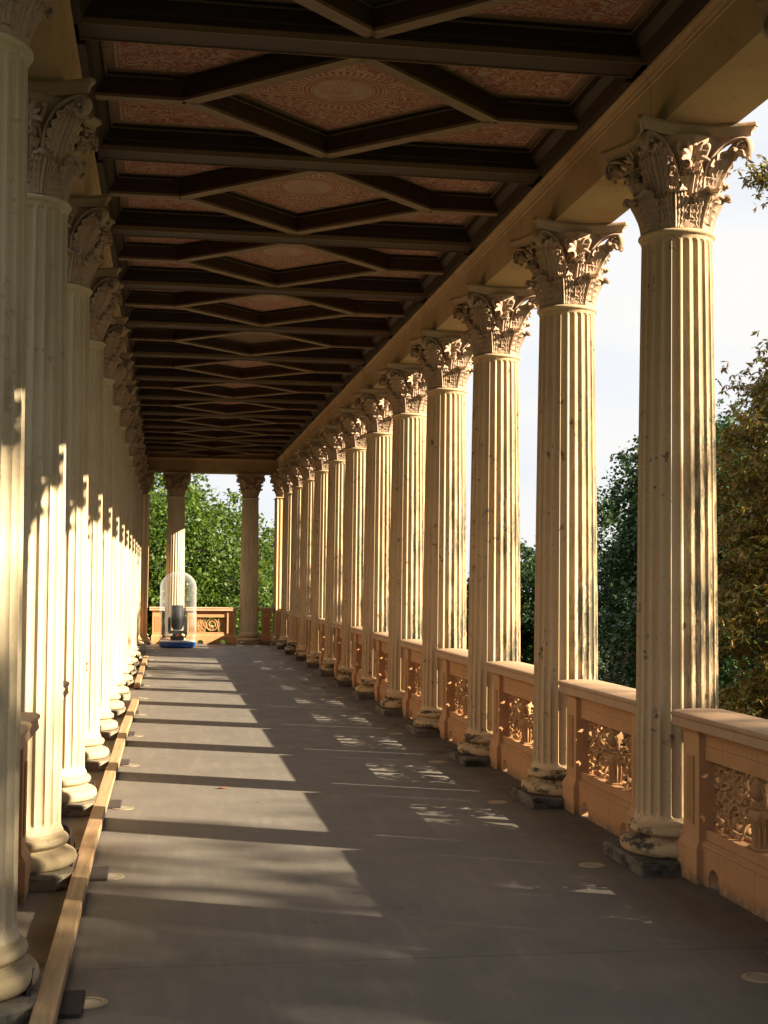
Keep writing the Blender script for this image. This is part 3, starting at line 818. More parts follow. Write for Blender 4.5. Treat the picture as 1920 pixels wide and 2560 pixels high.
def bust_mb():
    """female bust, head and pleated bodice tapering to a herm, facing -x"""
    b = MB()
    rows = []; nn = 78
    for z, wy, wx, pl in ((0.3055,0.056,0.040,0.02),(0.325,0.060,0.043,0.22),(0.36,0.064,0.046,0.28),(0.40,0.070,0.050,0.26),(0.43,0.066,0.048,0.22),(0.455,0.078,0.056,0.16),
                          (0.48,0.090,0.060,0.06),(0.505,0.088,0.052,0.04),(0.522,0.066,0.042,0.03),(0.532,0.036,0.034,0.0),(0.545,0.030,0.031,0.0),(0.565,0.029,0.030,0.0)):
        rg = []
        for k in range(nn):
            a = 2*PI*k/nn
            q = 1 + pl*(0.5*math.cos(a*13))
            bx = 0.0
            if 0.44 < z < 0.50:   # breasts
                bx = -0.014*sum(math.exp(-((math.sin(a) - s*0.45)/0.30)**2) for s in (-1, 1))*(math.cos(a) < 0)
            rg.append((0.016 + wx*q*math.cos(a) + bx, wy*q*math.sin(a), z))
        rows.append(rg)
    b.loft(rows)
    # ruffled collar
    for k in range(19):
        a = PI/2 + PI*(k+0.5)/19
        b.tube([(0.014 + 0.034*math.cos(a), 0.036*math.sin(a), 0.540), (0.012 + 0.056*math.cos(a), 0.066*math.sin(a), 0.518)], [0.004, 0.0075], 5)
    # head
    hz, hx = 0.612, 0.000; m, n = 26, 36; rings = []
    for i in range(m + 1):
        ph = -PI/2 + PI*i/m; cz = math.sin(ph); c = max(math.cos(ph), 0.03); rg = []
        for k in range(n):
            th = 2*PI*k/n      # 0 = +x (back), pi = face
            fx = -math.cos(th); sy = math.sin(th)
            jaw = 1.0 - 0.28*max(0.0, -cz - 0.15)*(1 if fx > 0 else 0.3)
            x = 0.050*c*math.cos(th); y = 0.041*c*sy*jaw; z = 0.062*cz
            if fx > 0.2:
                nz = z + 0.008
                x -= 0.016*math.exp(-(y/0.0065)**2)*math.exp(-((nz+0.002)/0.014)**2)     # nose
                x += 0.007*sum(math.exp(-((y - s*0.0155)/0.009)**2) for s in (-1, 1))*math.exp(-((z-0.008)/0.008)**2)
                x -= 0.004*math.exp(-((z-0.020)/0.007)**2)                                # brow
                x -= 0.005*math.exp(-(y/0.012)**2)*(math.exp(-((z+0.027)/0.0045)**2) + math.exp(-((z+0.036)/0.0045)**2))   # lips
                x -= 0.006*math.exp(-(y/0.013)**2)*math.exp(-((z+0.052)/0.008)**2)       # chin
            rg.append((hx + x, y, hz + z))
        rings.append(rg)
    b.loft(rings)
    # hair: waves from the parting to the nape, and a crown of curls reaching the frieze
    cap_ = []
    for i in range(13):          # hair cap: an outer shell that leaves the face open
        ph = -0.55 + (PI/2 + 0.55)*i/12; rg = []
        for k in range(28):
            th = -1.95 + 3.9*k/27
            wv = 1.0 + 0.045*math.sin(ph*16 + abs(th)*9) + 0.02*math.sin(th*15)
            c_ = max(math.cos(ph), 0.02)
            rg.append((hx + 0.004 + 0.057*wv*c_*math.cos(th), 0.050*wv*c_*math.sin(th), hz + 0.004 + 0.066*wv*math.sin(ph)))
        cap_.append(rg)
    inner_ = [[(hx + (x-hx)*0.86, y*0.86, hz + (z-hz)*0.9) for x, y, z in rg] for rg in cap_]
    b.loft([o_ + i_[::-1] for o_, i_ in zip(cap_, inner_)])
    for s in (-1, 1):
        for j in range(2):
            pts = [(hx - 0.034 + 0.012*j + 0.034*(k/8)**1.2, s*(0.008 + (0.042 + 0.005*j)*math.sin(k/8*1.6)), hz + 0.060 - 0.062*(k/8)**1.5 + 0.003*math.sin(k*2.1)) for k in range(9)]
            b.tube(pts, 0.0085, 6)
        b.tube([(hx+0.002, s*0.046, hz+0.0), (hx+0.008, s*0.056, hz-0.03), (hx+0.010, s*0.050, hz-0.06), (hx+0.012, s*0.064, hz-0.088)], [0.013, 0.013, 0.011, 0.007], 7)
    for k in range(9):
        a = PI*k/8; b.ball((hx - 0.022, 0.040*math.cos(a), hz + 0.046 + 0.020*math.sin(a)), (0.014, 0.011, 0.013), 8, 5)
    b.tube([(hx, 0, hz+0.05), (hx+0.005, 0, 0.6945)], [0.035, 0.045], 12)
    b.box((-0.040, -0.075, 0.3052), (0.085, 0.075, 0.318), 0.004)
    return b
bust_me = bust_mb().mesh('bust', M_orn, True, 60)
relief_me = {}
bal_cache = {}
def balustrade(x, yc, gap, label, group, rz, ped=(0.345+0.1175,), arch=0.375, op=0.62, medal=False, name='balustrade'):
    """gap = distance between the column centres; local inner side is -x"""
    key = (round(gap, 3), medal)
    if key in bal_cache:
        o = copy_tree(bal_cache[key]); o.location = (x, yc, 0); o.rotation_euler = (0, 0, rz); o['label'] = label; o['group'] = group; return o
    o = root(name, label, 'balustrade', (x, yc, 0), rz, group); bal_cache[key] = o
    h = gap/2
    e = h - 0.29
    obj('coping', coping_mb(-e, e).mesh('coping', M_cope, True, 30), o)
    pc = h - 0.452
    for s in (-1, 1):
        p = obj('pedestal', pedestal_mb(s*pc).mesh('pedestal', M_terra), o)
        obj('carved_panel', relief_mb(s*pc).mesh('carved_panel', M_orn, True, 60), p)
    hw = pc - 0.1185
    ar = hw - 0.18 if not medal else hw - 0.10
    obj('parapet_wall', wall_mbs(-hw, hw, [-ar, ar]).mesh('parapet_wall', M_wall), o)
    w2 = hw - 0.001
    # jambs between pedestals and openwork belong to the wall; scrollwork fills the opening
    sc_ = obj('scrollwork', scrolls_mb(w2, 3, medal).mesh('scrollwork', M_orn, True, 50), o)
    if not medal: obj('bust', bust_me, o)
    return o
GB = 'balustrades between the right-hand columns'; GB2 = 'balustrades between the left-hand columns'
for i in range(-3, 11):
    yc = Y0 + (i + 0.5)*S
    lab = {-3: 'balustrade outside the picture, level with the viewer', -2: 'balustrade just outside the right picture edge',
           -1: 'nearest balustrade bay, cut off by the right picture edge, woman\'s bust in its openwork'}.get(i)
    if lab is None: lab = f'terracotta balustrade between the {ORD[i]} and {ORD[i+1]} full-height right row columns'
    balustrade(R, yc, S, lab, GB, 0)
for i in range(-1, 11):
    yc = Y0 + (i + 0.5)*S
    balustrade(L, yc, S, f'terracotta balustrade between the {ORD[i+1]} and {ORD[i+2]} left row columns', GB2, PI)
def single_ped(x, y, w, label, rz, name='balustrade', ln=0.235):
    o = root(name, label, 'balustrade', (x, y, 0), rz, 'short pedestal balustrades')
    obj('coping', coping_mb(-w/2, w/2).mesh('coping', M_cope, True, 30), o)
    p = obj('pedestal', pedestal_mb(0, ln).mesh('pedestal', M_terra), o)
    obj('carved_panel', relief_mb(0).mesh('carved_panel', M_orn, True, 60), p)
yl = Y0 + 11*S
balustrade(R, Y0 + 11.5*S - 0.12, S - 0.26, 'terracotta balustrade between the last right row column and the corner pier', GB, 0)
balustrade(L, Y0 + 11.5*S - 0.12, S - 0.26, 'terracotta balustrade between the last left row column and the corner pier', GB2, PI)
balustrade((XA+XB)/2, YE-0.03, XB-XA, 'far end balustrade with round animal medallion, beside the plastic dome', 'balustrades of the far end', PI/2, medal=True)
single_ped(2.655, YE-0.03, 0.39, 'short far end balustrade between the free column and the right corner pier', PI/2)
single_ped(-0.165, YE-0.03, 0.39, 'short sunlit far end balustrade left of the plastic dome', PI/2)

# ------------------------------------------------------------------ entablatures, ceiling and roof
def entab_mb(y0, y1):
    """cross-section along y; inner side is -x, origin on the column axis"""
    pr = [(-0.188, ZS), (0.262, ZS), (0.262, 4.60), (0.275, 4.602), (0.275, 4.74), (0.30, 4.76), (0.33, 4.83), (0.33, 5.0), (0.36, 5.04), (0.55, 5.14), (0.62, 5.18), (0.62, 5.26),
          (0.1, 5.26), (-0.10, 5.05), (-0.10, 4.84), (-0.236, 4.84), (-0.236, 4.822), (-0.226, 4.816), (-0.214, 4.80), (-0.210, 4.78), (-0.200, 4.775), (-0.200, 4.752), (-0.190, 4.746)]
    b = MB(); b.prism(pr, 'y', y0, y1); return b
def seam_mat():
    m = M_entab.copy(); m.name = 'entablature_blocks'
    nt = m.node_tree; bs = nt.nodes['Principled BSDF']; src = bs.inputs['Base Color'].links[0].from_socket
    tcn = nt.nodes.new('ShaderNodeTexCoord'); sp = nt.nodes.new('ShaderNodeSeparateXYZ'); nt.links.new(tcn.outputs['Object'], sp.inputs[0])
    a = nt.nodes.new('ShaderNodeMath'); a.operation = 'ADD'; a.inputs[1].default_value = 0.06; nt.links.new(sp.outputs[1], a.inputs[0])
    p = nt.nodes.new('ShaderNodeMath'); p.operation = 'PINGPONG'; p.inputs[1].default_value = S/2; nt.links.new(a.outputs[0], p.inputs[0])
    l = nt.nodes.new('ShaderNodeMath'); l.operation = 'LESS_THAN'; l.inputs[1].default_value = 0.004; nt.links.new(p.outputs[0], l.inputs[0])
    mx_ = nt.nodes.new('ShaderNodeMix'); mx_.data_type = 'RGBA'; nt.links.new(l.outputs[0], mx_.inputs[0]); nt.links.new(src, mx_.inputs[6]); mx_.inputs[7].default_value = (0.16, 0.10, 0.05, 1)
    nt.links.new(mx_.outputs[2], bs.inputs['Base Color'])
    return m
M_entabs = seam_mat()
YN = YE - 0.19    # near face of the far entablature
o = obj('entablature', entab_mb(YB - Y0, YE + 0.6 - Y0).mesh('entablature', M_entabs, True, 25), None, (R, Y0, 0))
tag(o, 'long stone entablature carried by the right-hand columns', 'entablature')
o = obj('entablature', entab_mb(-(YE + 0.6 - Y0), -(YB - Y0)).mesh('entablature', M_entabs, True, 25), None, (L, Y0, 0), PI)
tag(o, 'shaded stone entablature carried by the left-hand columns', 'entablature')
o = obj('entablature', entab_mb(-(R-0.19-1.2), 1.2-L-0.19).mesh('entablature', M_entabs, True, 25), None, (1.2, YE, 0), PI/2)
tag(o, 'short stone entablature closing the far end of the gallery', 'entablature')

XC = (2.86 - 0.53)/2 + 0.0
XC = 1.150; HW = 1.700          # ceiling half width
ZB, ZP = 4.885, 5.045
ceil = root('coffered_ceiling', 'dark timber ceiling with painted red panels framed by diamond rails', 'ceiling', (0, 0, 0))
b = MB(); b.box((XC-HW-0.6, YB, 5.264), (XC+HW+0.6, YE+0.6, 5.34)); 
rf = obj('roof', b.mesh('roof', M_wdark)); tag(rf, 'flat roof deck lying on the entablatures', 'roof')
bay0 = -8; bays = range(bay0, 13)
def mainbeam():
    b = MB()
    pr = [(-0.115, 4.868), (0.115, 4.868), (0.115, 4.900), (0.135, 4.903), (0.135, 4.935), (0.150, 4.940), (0.150, 5.08), (-0.150, 5.08), (-0.150, 4.940), (-0.135, 4.935), (-0.135, 4.903), (-0.115, 4.900)]
    b.prism([(u, z) for u, z in pr], 'x', -HW, HW)
    return b.mesh('main_beam', M_wmain)
mb_me = mainbeam()
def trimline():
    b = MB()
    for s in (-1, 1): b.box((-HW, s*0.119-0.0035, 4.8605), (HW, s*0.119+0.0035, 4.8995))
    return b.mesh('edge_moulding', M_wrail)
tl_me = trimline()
H = S/2 - 0.150          # half clear bay
RX = 1.055               # rhombus half width
RY = H + 0.02
def rail_mb():
    """rails: diamond plus two side struts, as a thin-walled coffer frame; undersides brown, sides dark"""
    bs, bd = MB(), MB()
    def bar(p, q, w, z0, z1, tgt):
        p = Vector((*p, 0)); q = Vector((*q, 0)); d = (q-p).normalized(); n = Vector((-d.y, d.x, 0))*w/2
        tgt.add([(*(p-n).xy, z0), (*(q-n).xy, z0), (*(q+n).xy, z0), (*(p+n).xy, z0), (*(p-n).xy, z1), (*(q-n).xy, z1), (*(q+n).xy, z1), (*(p+n).xy, z1)],
                [(0,3,2,1),(4,5,6,7),(0,1,5,4),(1,2,6,5),(2,3,7,6),(3,0,4,7)])
    V = [(RX, 0), (0, RY-0.05), (-RX, 0), (0, -RY+0.05)]
    return bar, V
bar, V = rail_mb()
rail_bars = []
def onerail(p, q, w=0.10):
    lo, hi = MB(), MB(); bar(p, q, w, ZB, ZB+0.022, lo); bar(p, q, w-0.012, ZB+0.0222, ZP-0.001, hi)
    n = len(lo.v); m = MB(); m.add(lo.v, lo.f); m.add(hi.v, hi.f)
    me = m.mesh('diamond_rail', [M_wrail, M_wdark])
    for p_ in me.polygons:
        if max(me.vertices[i].co.z for i in p_.vertices) > ZB+0.0221: p_.material_index = 1  # floor bounce put into the colour: lighter underside, darker faces above
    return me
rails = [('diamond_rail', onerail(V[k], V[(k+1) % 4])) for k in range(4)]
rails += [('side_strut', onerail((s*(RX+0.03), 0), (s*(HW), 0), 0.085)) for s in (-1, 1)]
# painted panels
def flatpoly(pts, z, mat, name, th=0.012):
    b = MB(); b.loft([[(x_, y_, z) for x_, y_ in pts], [(x_, y_, z+th) for x_, y_ in pts]]); return b.mesh(name, mat)
dp = flatpoly([(RX*0.79, 0), (0, RY*0.79), (-RX*0.79, 0), (0, -RY*0.79)], ZP-0.006, M_pd, 'diamond_panel')
dp_pl = flatpoly([(RX*0.93, 0), (0, RY*0.93), (-RX*0.93, 0), (0, -RY*0.93)], ZP-0.006, M_plank, 'diamond_panel')
side_me = []; side_pl = []
for sx_ in (-1, 1):
    for sy_ in (-1, 1):
        # trapezoid between the wall, main beam, diamond rail and strut
        xo = HW - 0.17; yo = H - 0.11; yi = 0.15
        k = RX/(RY-0.05)
        xi_bot = RX + 0.02 - (yi - 0.0)*k*0.0
        def xr(y_): return (RY - 0.05 - y_)*k + 0.155
        pts = [(xo, yi), (xo, yo), (max(xr(yo), 0.2), yo), (xr(yi+0.02)+0.0, yi)]
        pts = [(sx_*a, sy_*c) for a, c in pts]
        side_me.append(flatpoly(pts, ZP-0.006, M_ps, 'side_panel')); side_pl.append(flatpoly(pts, ZP-0.006, M_plank, 'side_panel'))
def backboard():
    b = MB(); b.box((-HW, -S/2, ZP+0.008), (HW, S/2-0.001, ZP+0.03)); return b.mesh('back_board', M_wrail)
bb = backboard()
def sideboards(s):
    b = MB()
    if True:
        b.prism([(s*(HW+0.045), 4.842), (s*(HW-0.03), 4.842), (s*(HW-0.05), 4.93), (s*(HW-0.09), 4.98), (s*(HW-0.10), 5.044), (s*(HW+0.045), 5.044)], 'y', -H, H)
    return b.mesh('side_cornice', M_wcorn)
sbm2 = [sideboards(-1), sideboards(1)]
def beads():
    b = MB()
    def run(p, q):
        p = Vector(p); q = Vector(q); b.tube([p, q], 0.008, 4)
    z = ZP - 0.022
    e = 0.055
    c1 = RX-0.085; c2 = RY-0.125
    P = [(c1, 0, z), (0, c2, z), (-c1, 0, z), (0, -c2, z)]
    for k in range(4): run(P[k], P[(k+1) % 4])
    for s in (-1, 1):
        run((-HW+0.1, s*(H-0.01), z), (HW-0.1, s*(H-0.01), z))
        for u in (-1, 1): run((u*(HW-0.11), s*0.06, z), (u*(HW-0.11), s*(H-0.02), z)); run((u*(HW-0.11), s*0.056, z), (u*(RX+0.09), s*0.056, z))
    return b.mesh('bead_moulding', M_bead)
bdm = beads()
for i in bays:
    y = Y0 + i*S
    if i == 12: continue
    obj('main_beam', mb_me, ceil, (XC, y, 0)); 
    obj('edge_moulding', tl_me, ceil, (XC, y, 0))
for i in bays:
    if i == 12: break
    y = Y0 + (i+0.5)*S
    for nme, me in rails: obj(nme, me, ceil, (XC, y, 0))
    bare = (i == 4)
    obj('diamond_panel', dp_pl if bare else dp, ceil, (XC, y, 0))
    for me in (side_pl if bare else side_me): obj('side_panel', me, ceil, (XC, y, 0))
    obj('back_board', bb, ceil, (XC, y, 0)); obj('side_cornice', sbm2[0], ceil, (XC, y, 0)); obj('side_cornice', sbm2[1], ceil, (XC, y, 0)); obj('bead_moulding', bdm, ceil, (XC, y, 0))
b = MB(); b.box((-HW-0.02, YB, 4.88), (HW+0.02, Y0+bay0*S-0.2, 5.08)); obj('end_board', b.mesh('end_board', M_wdark), ceil, (XC, 0, 0))

# ------------------------------------------------------------------ round floor lights
def floor_light():
    o = root('floor_light', 'x', 'floor light')
    b = MB(); b.lathe([(0.079, 0.0005), (0.079, 0.004), (0.074, 0.006), (0.056, 0.006), (0.054, 0.003)], 40, caps=False); obj('metal_ring', b.mesh('metal_ring', M_steel, True, 40), o)
    b = MB(); b.lathe([(0.0545, 0.0006), (0.0545, 0.0035), (0.03, 0.0045), (0.002, 0.0048)], 32); obj('glass', b.mesh('glass', M_frost, True, 40), o)
    return o
fl = None
for side, xx in (('right', 2.555), ('left', -0.268)):
    for i in range(-1, 12):
        y = Y0 + i*S - 0.02
        if fl is None: fl = c = floor_light()
        else: c = copy_tree(fl)
        c.location = (xx, y, 0)
        if side == 'right': lab = ('round floor light at the bottom right picture corner' if i == -1 else f'round frosted floor light beside the {ORD[i]} full-height right row column')
        else: lab = ('nearest brass-rimmed floor light, beside the rubber pad at the picture bottom' if i == -1 else f'round floor light beside the {ORD[i+1]} left row column')
        c['label'] = lab; c['group'] = 'round lights sunk into the floor'

# ------------------------------------------------------------------ timber battens, rubber feet, floodlights
XBt = -0.425
def batten(x0, y0, x1, y1, label, z=0.02):
    d = Vector((x1-x0, y1-y0, 0)); ln = d.length
    b = MB(); b.box((-0.044, 0, z), (0.044, ln, z+0.058), 0.003)
    o = obj('timber_batten', b.mesh('timber_batten', M_pine), None, (x0, y0, 0), math.atan2(-(x1-x0), y1-y0))
    tag(o, label, 'batten', 'pale timber battens along the left row')
batten(-0.407, 4.25, -0.428, 8.68, 'nearest pale timber batten, running out of the picture bottom')
batten(-0.428, 8.685, -0.415, 12.07, 'second pale timber batten from the viewer, between two butt joints')
batten(-0.410, 12.075, -0.398, 15.6, 'third pale timber batten from the viewer, sunlit')
batten(-0.395, 15.605, -0.350, 18.9, 'fourth timber batten, the last before the gap in the line')
batten(-0.386, 21.4, -0.346, 29.2, 'farthest timber batten, beyond the gap, leading to the far corner')
def foot(i, near=False):
    o = root('rubber_foot', 'x', 'batten foot')
    b = MB(); b.box((-0.50, -0.155, 0.001), (-0.285, 0.155, 0.019), 0.003); obj('rubber_pad', b.mesh('rubber_pad', M_rubber), o)
    b = MB()
    n = 18
    pts = [(-0.15 + 0.30*k/n, 0.019 + 0.135*math.sin(PI*k/n)**0.7) for k in range(n+1)]
    b.prism(pts, 'x', -0.496, -0.478); obj('upright_plate', b.mesh('upright_plate', M_rubber), o)
    return o
fp = None
for i, y in enumerate((5.63, 8.05, 10.5, 12.85, 15.2, 17.6, 22.1, 24.4, 26.8, 28.9)):
    if fp is None: fp = c = foot(0)
    else: c = copy_tree(fp)
    c.location = (0, y, 0); c['label'] = f'{ORD[i]} black rubber foot under the battens, counting from the viewer' if i else 'nearest black rubber foot, beside the brass-rimmed floor light'; c['group'] = 'black rubber feet under the battens'
def flood():
    o = root('floodlight', 'x', 'floodlight')
    b = MB()
    b.lathe([(0.03, -0.07), (0.05, -0.07), (0.075, 0.03), (0.088, 0.05), (0.088, 0.075), (0.078, 0.075), (0.076, 0.060)], 24, caps=False)
    b.xf(Matrix.Translation((0, 0, 0.13)) @ Matrix.Rotation(math.radians(-62), 4, 'X')); obj('housing', b.mesh('housing', M_black, True, 40), o)
    b = MB(); b.lathe([(0.077, 0.062), (0.03, 0.066), (0.002, 0.067)], 24); b.xf(Matrix.Translation((0, 0, 0.13)) @ Matrix.Rotation(math.radians(-62), 4, 'X')); obj('lens', b.mesh('lens', M_lens, True, 40), o)
    b = MB(); b.tube([(-0.10, 0, 0.13), (-0.10, 0, 0.012), (0.10, 0, 0.012), (0.10, 0, 0.13)], 0.008, 6); b.box((-0.11, -0.07, 0.001), (0.11, 0.07, 0.012)); obj('bracket', b.mesh('bracket', M_black), o)
    b = MB(); pts = [(0.05 + 0.055*math.cos(a*0.5), -0.14 + 0.055*math.sin(a*0.5), 0.010 + 0.0016*a) for a in range(40)]; b.tube(pts, 0.006, 5); obj('cable', b.mesh('cable', M_black, True), o)
    b = MB(); b.box((0.0, 0.10, 0.004), (0.05, 0.17, 0.05), 0.008); obj('plug', b.mesh('plug', M_orange), o)
    return o
fp = None
for i in range(0, 10):
    if i == 4: continue
    y = Y0 + i*S + 0.80
    if fp is None: fp = c = flood()
    else: c = copy_tree(fp)
    c.location = (-0.585, y - 0.05, 0); c.rotation_euler = (0, 0, PI*0.9 + 0.3*math.sin(i*3)); c.scale = (0.72, 0.72, 0.72)
    c['label'] = f'small black floodlight with orange plug just behind the {ORD[i+1]} left row column'; c['group'] = 'small floodlights behind the battens'
# grey junction box and coiled cable at the far end of the battens
o = root('junction_box', 'dark upright cable box at the far end of the batten line', 'cable box', (-0.42, 30.6, 0))
b = MB(); b.box((-0.06, -0.06, 0.001), (0.06, 0.06, 0.26), 0.01); obj('box', b.mesh('box', M_lampgrey), o)
b = MB(); b.tube([(-0.2+0.11*math.cos(k*0.5), -0.25+0.11*math.sin(k*0.5), 0.016+0.004*k) for k in range(50)], 0.013, 6); obj('cable_coil', b.mesh('cable_coil', M_black, True), o)

# ------------------------------------------------------------------ moving-head lamp under a clear dome
DX, DY = 0.350, 34.35
o = root('lamp_dome', 'clear inflated plastic dome on a round blue base at the far end', 'dome', (DX, DY, 0))
b = MB(); b.lathe([(0.40, 0.012), (0.445, 0.03), (0.452, 0.075), (0.445, 0.125), (0.42, 0.138)], 56, caps=True); obj('blue_base', b.mesh('blue_base', M_blue, True, 40), o)
b = MB(); b.lathe([(0.425, 0.139), (0.436, 0.15), (0.430, 0.172), (0.38, 0.178)], 56); obj('white_rim', b.mesh('white_rim', M_white, True, 40), o)
b = MB()
prof = [(0.434, 0.179), (0.446, 0.5), (0.446, 1.0), (0.444, 1.47)] + [(0.444*math.cos(a), 1.47 + 0.40*math.sin(a)) for a in [PI/2*k/12 for k in range(1, 13)]]
prof[-1] = (0.006, 1.87); b.lathe(prof, 64, caps=False); obj('clear_cover', b.mesh('clear_cover', M_dome, True, 60), o)
b = MB()
for a in (0.6, 2.4, 4.2, 5.6): b.lathe([(0.02, 0.001), (0.02, 0.013)], 10, (0.40*math.cos(a), 0.40*math.sin(a)))
obj('feet', b.mesh('feet', M_black), o)
o = root('moving_head_lamp', 'dark moving-head stage lamp standing inside the clear dome', 'stage lamp', (DX-0.01, DY, 0.1785))
b = MB(); b.box((-0.17, -0.15, 0.0), (0.17, 0.15, 0.11), 0.02); b.lathe([(0.12, 0.11), (0.12, 0.14), (0.10, 0.16)], 24); obj('lamp_base', b.mesh('lamp_base', M_black), o)
b = MB()
b.prism([(-0.23, 0.20), (-0.20, 0.16), (0.20, 0.16), (0.23, 0.20), (0.235, 0.50), (0.215, 0.57), (0.175, 0.57), (0.165, 0.50), (0.165, 0.24), (-0.165, 0.24), (-0.165, 0.50), (-0.175, 0.57), (-0.215, 0.57), (-0.235, 0.50)], 'y', -0.075, 0.075)
obj('yoke', b.mesh('yoke', M_lampgrey), o)
b = MB()
b.lathe([(0.09, 0.25), (0.125, 0.28), (0.148, 0.36), (0.150, 0.60), (0.142, 0.68), (0.146, 0.80), (0.146, 0.855), (0.13, 0.857), (0.125, 0.84)], 28)
for k in range(9): b.lathe([(0.1505, 0.37+0.022*k), (0.156, 0.373+0.022*k), (0.156, 0.381+0.022*k), (0.1505, 0.384+0.022*k)], 28)
obj('lamp_head', b.mesh('lamp_head', M_lampgrey, True, 35), o)
b = MB(); b.lathe([(0.124, 0.845), (0.08, 0.862), (0.003, 0.868)], 28); obj('lens', b.mesh('lens', M_lens, True, 40), o)
b = MB(); b.tube([(-0.03, -0.16, 0.10), (0.01, -0.17, 0.12), (0.03, -0.15, 0.14)], 0.022, 6); obj('orange_connector', b.mesh('orange_connector', M_orange, True), o)
b = MB(); b.tube([(-0.24, -0.12, 0.02), (-0.20, -0.20, 0.015), (-0.14, -0.18, 0.02)], 0.009, 6); b.ball((-0.235, -0.12, 0.022), (0.022, 0.02, 0.02)); obj('red_plug', b.mesh('red_plug', M_orange, True), o)

# ------------------------------------------------------------------ fallen leaves
def dry_leaf(seed):
    r = random.Random(seed); b = MB(); n = 10; c = []
    pts = []
    for k in range(n):
        a = 2*PI*k/n; rr = (0.035 if k % 2 else 0.022)*r.uniform(0.8, 1.2)
        pts.append((rr*1.3*math.cos(a), rr*math.sin(a), 0.004 + 0.012*r.random()))
    pts_b = [(x, y, z-0.0015) for x, y, z in pts]
    b.loft([pts_b, pts]); return b.mesh('fallen_leaf', M_dry)
lm = [dry_leaf(s) for s in range(4)]
spots = [(2.60, 20.3), (2.52, 21.6), (2.66, 18.1), (2.68, 15.9), (2.70, 17.2), (2.63, 16.3), (2.30, 22.2), (2.71, 13.4), (0.50, 11.25), (-0.55, 12.5)]
wh = ['beside the sixth right row plinth', 'beside the seventh right row plinth', 'near the fifth right row plinth', 'before the fourth right row plinth', 'against the right balustrade foot, fourth bay',
      'just beyond the fourth right row plinth', 'lying alone furthest from the right plinths', 'near the third right row plinth', 'alone on the sunlit middle of the floor', 'on the floor behind the third batten']
for k, (x, y) in enumerate(spots):
    o = obj('fallen_leaf', lm[k % 4], None, (x, y, 0.001), k*1.3); tag(o, 'reddish dry leaf ' + wh[k], 'leaf', 'dry leaves fallen on the gallery floor')

# ------------------------------------------------------------------ trees
def leaves_mesh(name, pts, size, mat, palmate=False, droop=0.3, seed=0, aspect=0.55):
    rg = np.random.default_rng(seed); n = len(pts)
    if palmate:
        k = 5; base = np.repeat(pts, k, 0); yawl = np.repeat(rg.uniform(0, 2*np.pi, n), k) + np.tile(np.linspace(-1.5, 1.5, k), n)
        pit = rg.normal(-0.45, 0.45, n*k); ln = size*rg.uniform(0.6, 1.15, n*k)
    else:
        base = pts; yawl = rg.uniform(0, 2*np.pi, n); pit = rg.normal(-0.2, 0.6, n); ln = size*rg.uniform(0.6, 1.3, n)
    m = len(base)
    d = np.stack([np.cos(yawl)*np.cos(pit), np.sin(yawl)*np.cos(pit), np.sin(pit)], 1)
    rv = rg.normal(0, 1, (m, 3)); rv[:, 2] = rv[:, 2]*0.5 + 1.2
    sdir = np.cross(d, rv); sdir /= np.linalg.norm(sdir, axis=1)[:, None] + 1e-9
    nn_ = np.cross(sdir, d)
    w = (ln*aspect*0.5)[:, None]; l = ln[:, None]
    v0 = base; v1 = base + d*l*0.55 + sdir*w - nn_*w*0.35; v2 = base + d*l - nn_*l*droop*0.3; v3 = base + d*l*0.55 - sdir*w - nn_*w*0.35
    V_ = np.stack([v0, v1, v2, v3], 1).reshape(-1, 3)
    me = bpy.data.meshes.new(name)
    me.vertices.add(len(V_)); me.vertices.foreach_set('co', V_.astype(np.float32).ravel())
    # two triangles folded along the midrib
    idx = np.arange(m)[:, None]*4
    T = np.concatenate([idx + np.array([[0, 1, 2]]), idx + np.array([[0, 2, 3]])], 1).reshape(-1)
    nt = 2*m
    me.loops.add(nt*3); me.loops.foreach_set('vertex_index', T.astype(np.int32))
    me.polygons.add(nt); me.polygons.foreach_set('loop_start', np.arange(0, nt*3, 3, dtype=np.int32)); me.polygons.foreach_set('loop_total', np.full(nt, 3, dtype=np.int32))
    me.materials.append(mat); me.update(calc_edges=True)
    return me
def crown_pts(blobs, n, seed, clump=0.5, per=45, inner=0.5):
    rg = np.random.default_rng(seed); tot = sum(b_[3]*b_[4]*b_[5] for b_ in blobs); out = []; cen = []
    for bx, by, bz, rx, ry, rz in blobs:
        k = max(3, int(n/per*rx*ry*rz/tot))
        u = rg.normal(0, 1, (k, 3)); u /= np.linalg.norm(u, axis=1)[:, None]
        rr = (inner**3 + (1-inner**3)*rg.random(k))**(1/3)
        rr *= 1 + 0.10*np.sin(u[:, 0]*7 + seed) * np.cos(u[:, 2]*6)
        c = np.array([bx, by, bz]) + u*rr[:, None]*np.array([rx, ry, rz])
        cen.append(c)
        sz = clump*rg.uniform(0.5, 1.3, k)
        p = np.repeat(c, per, 0) + rg.normal(0, 1, (k*per, 3))*np.repeat(sz, per)[:, None]*np.array([0.5, 0.5, 0.34])
        out.append(p)
    return np.concatenate(out), np.concatenate(cen)
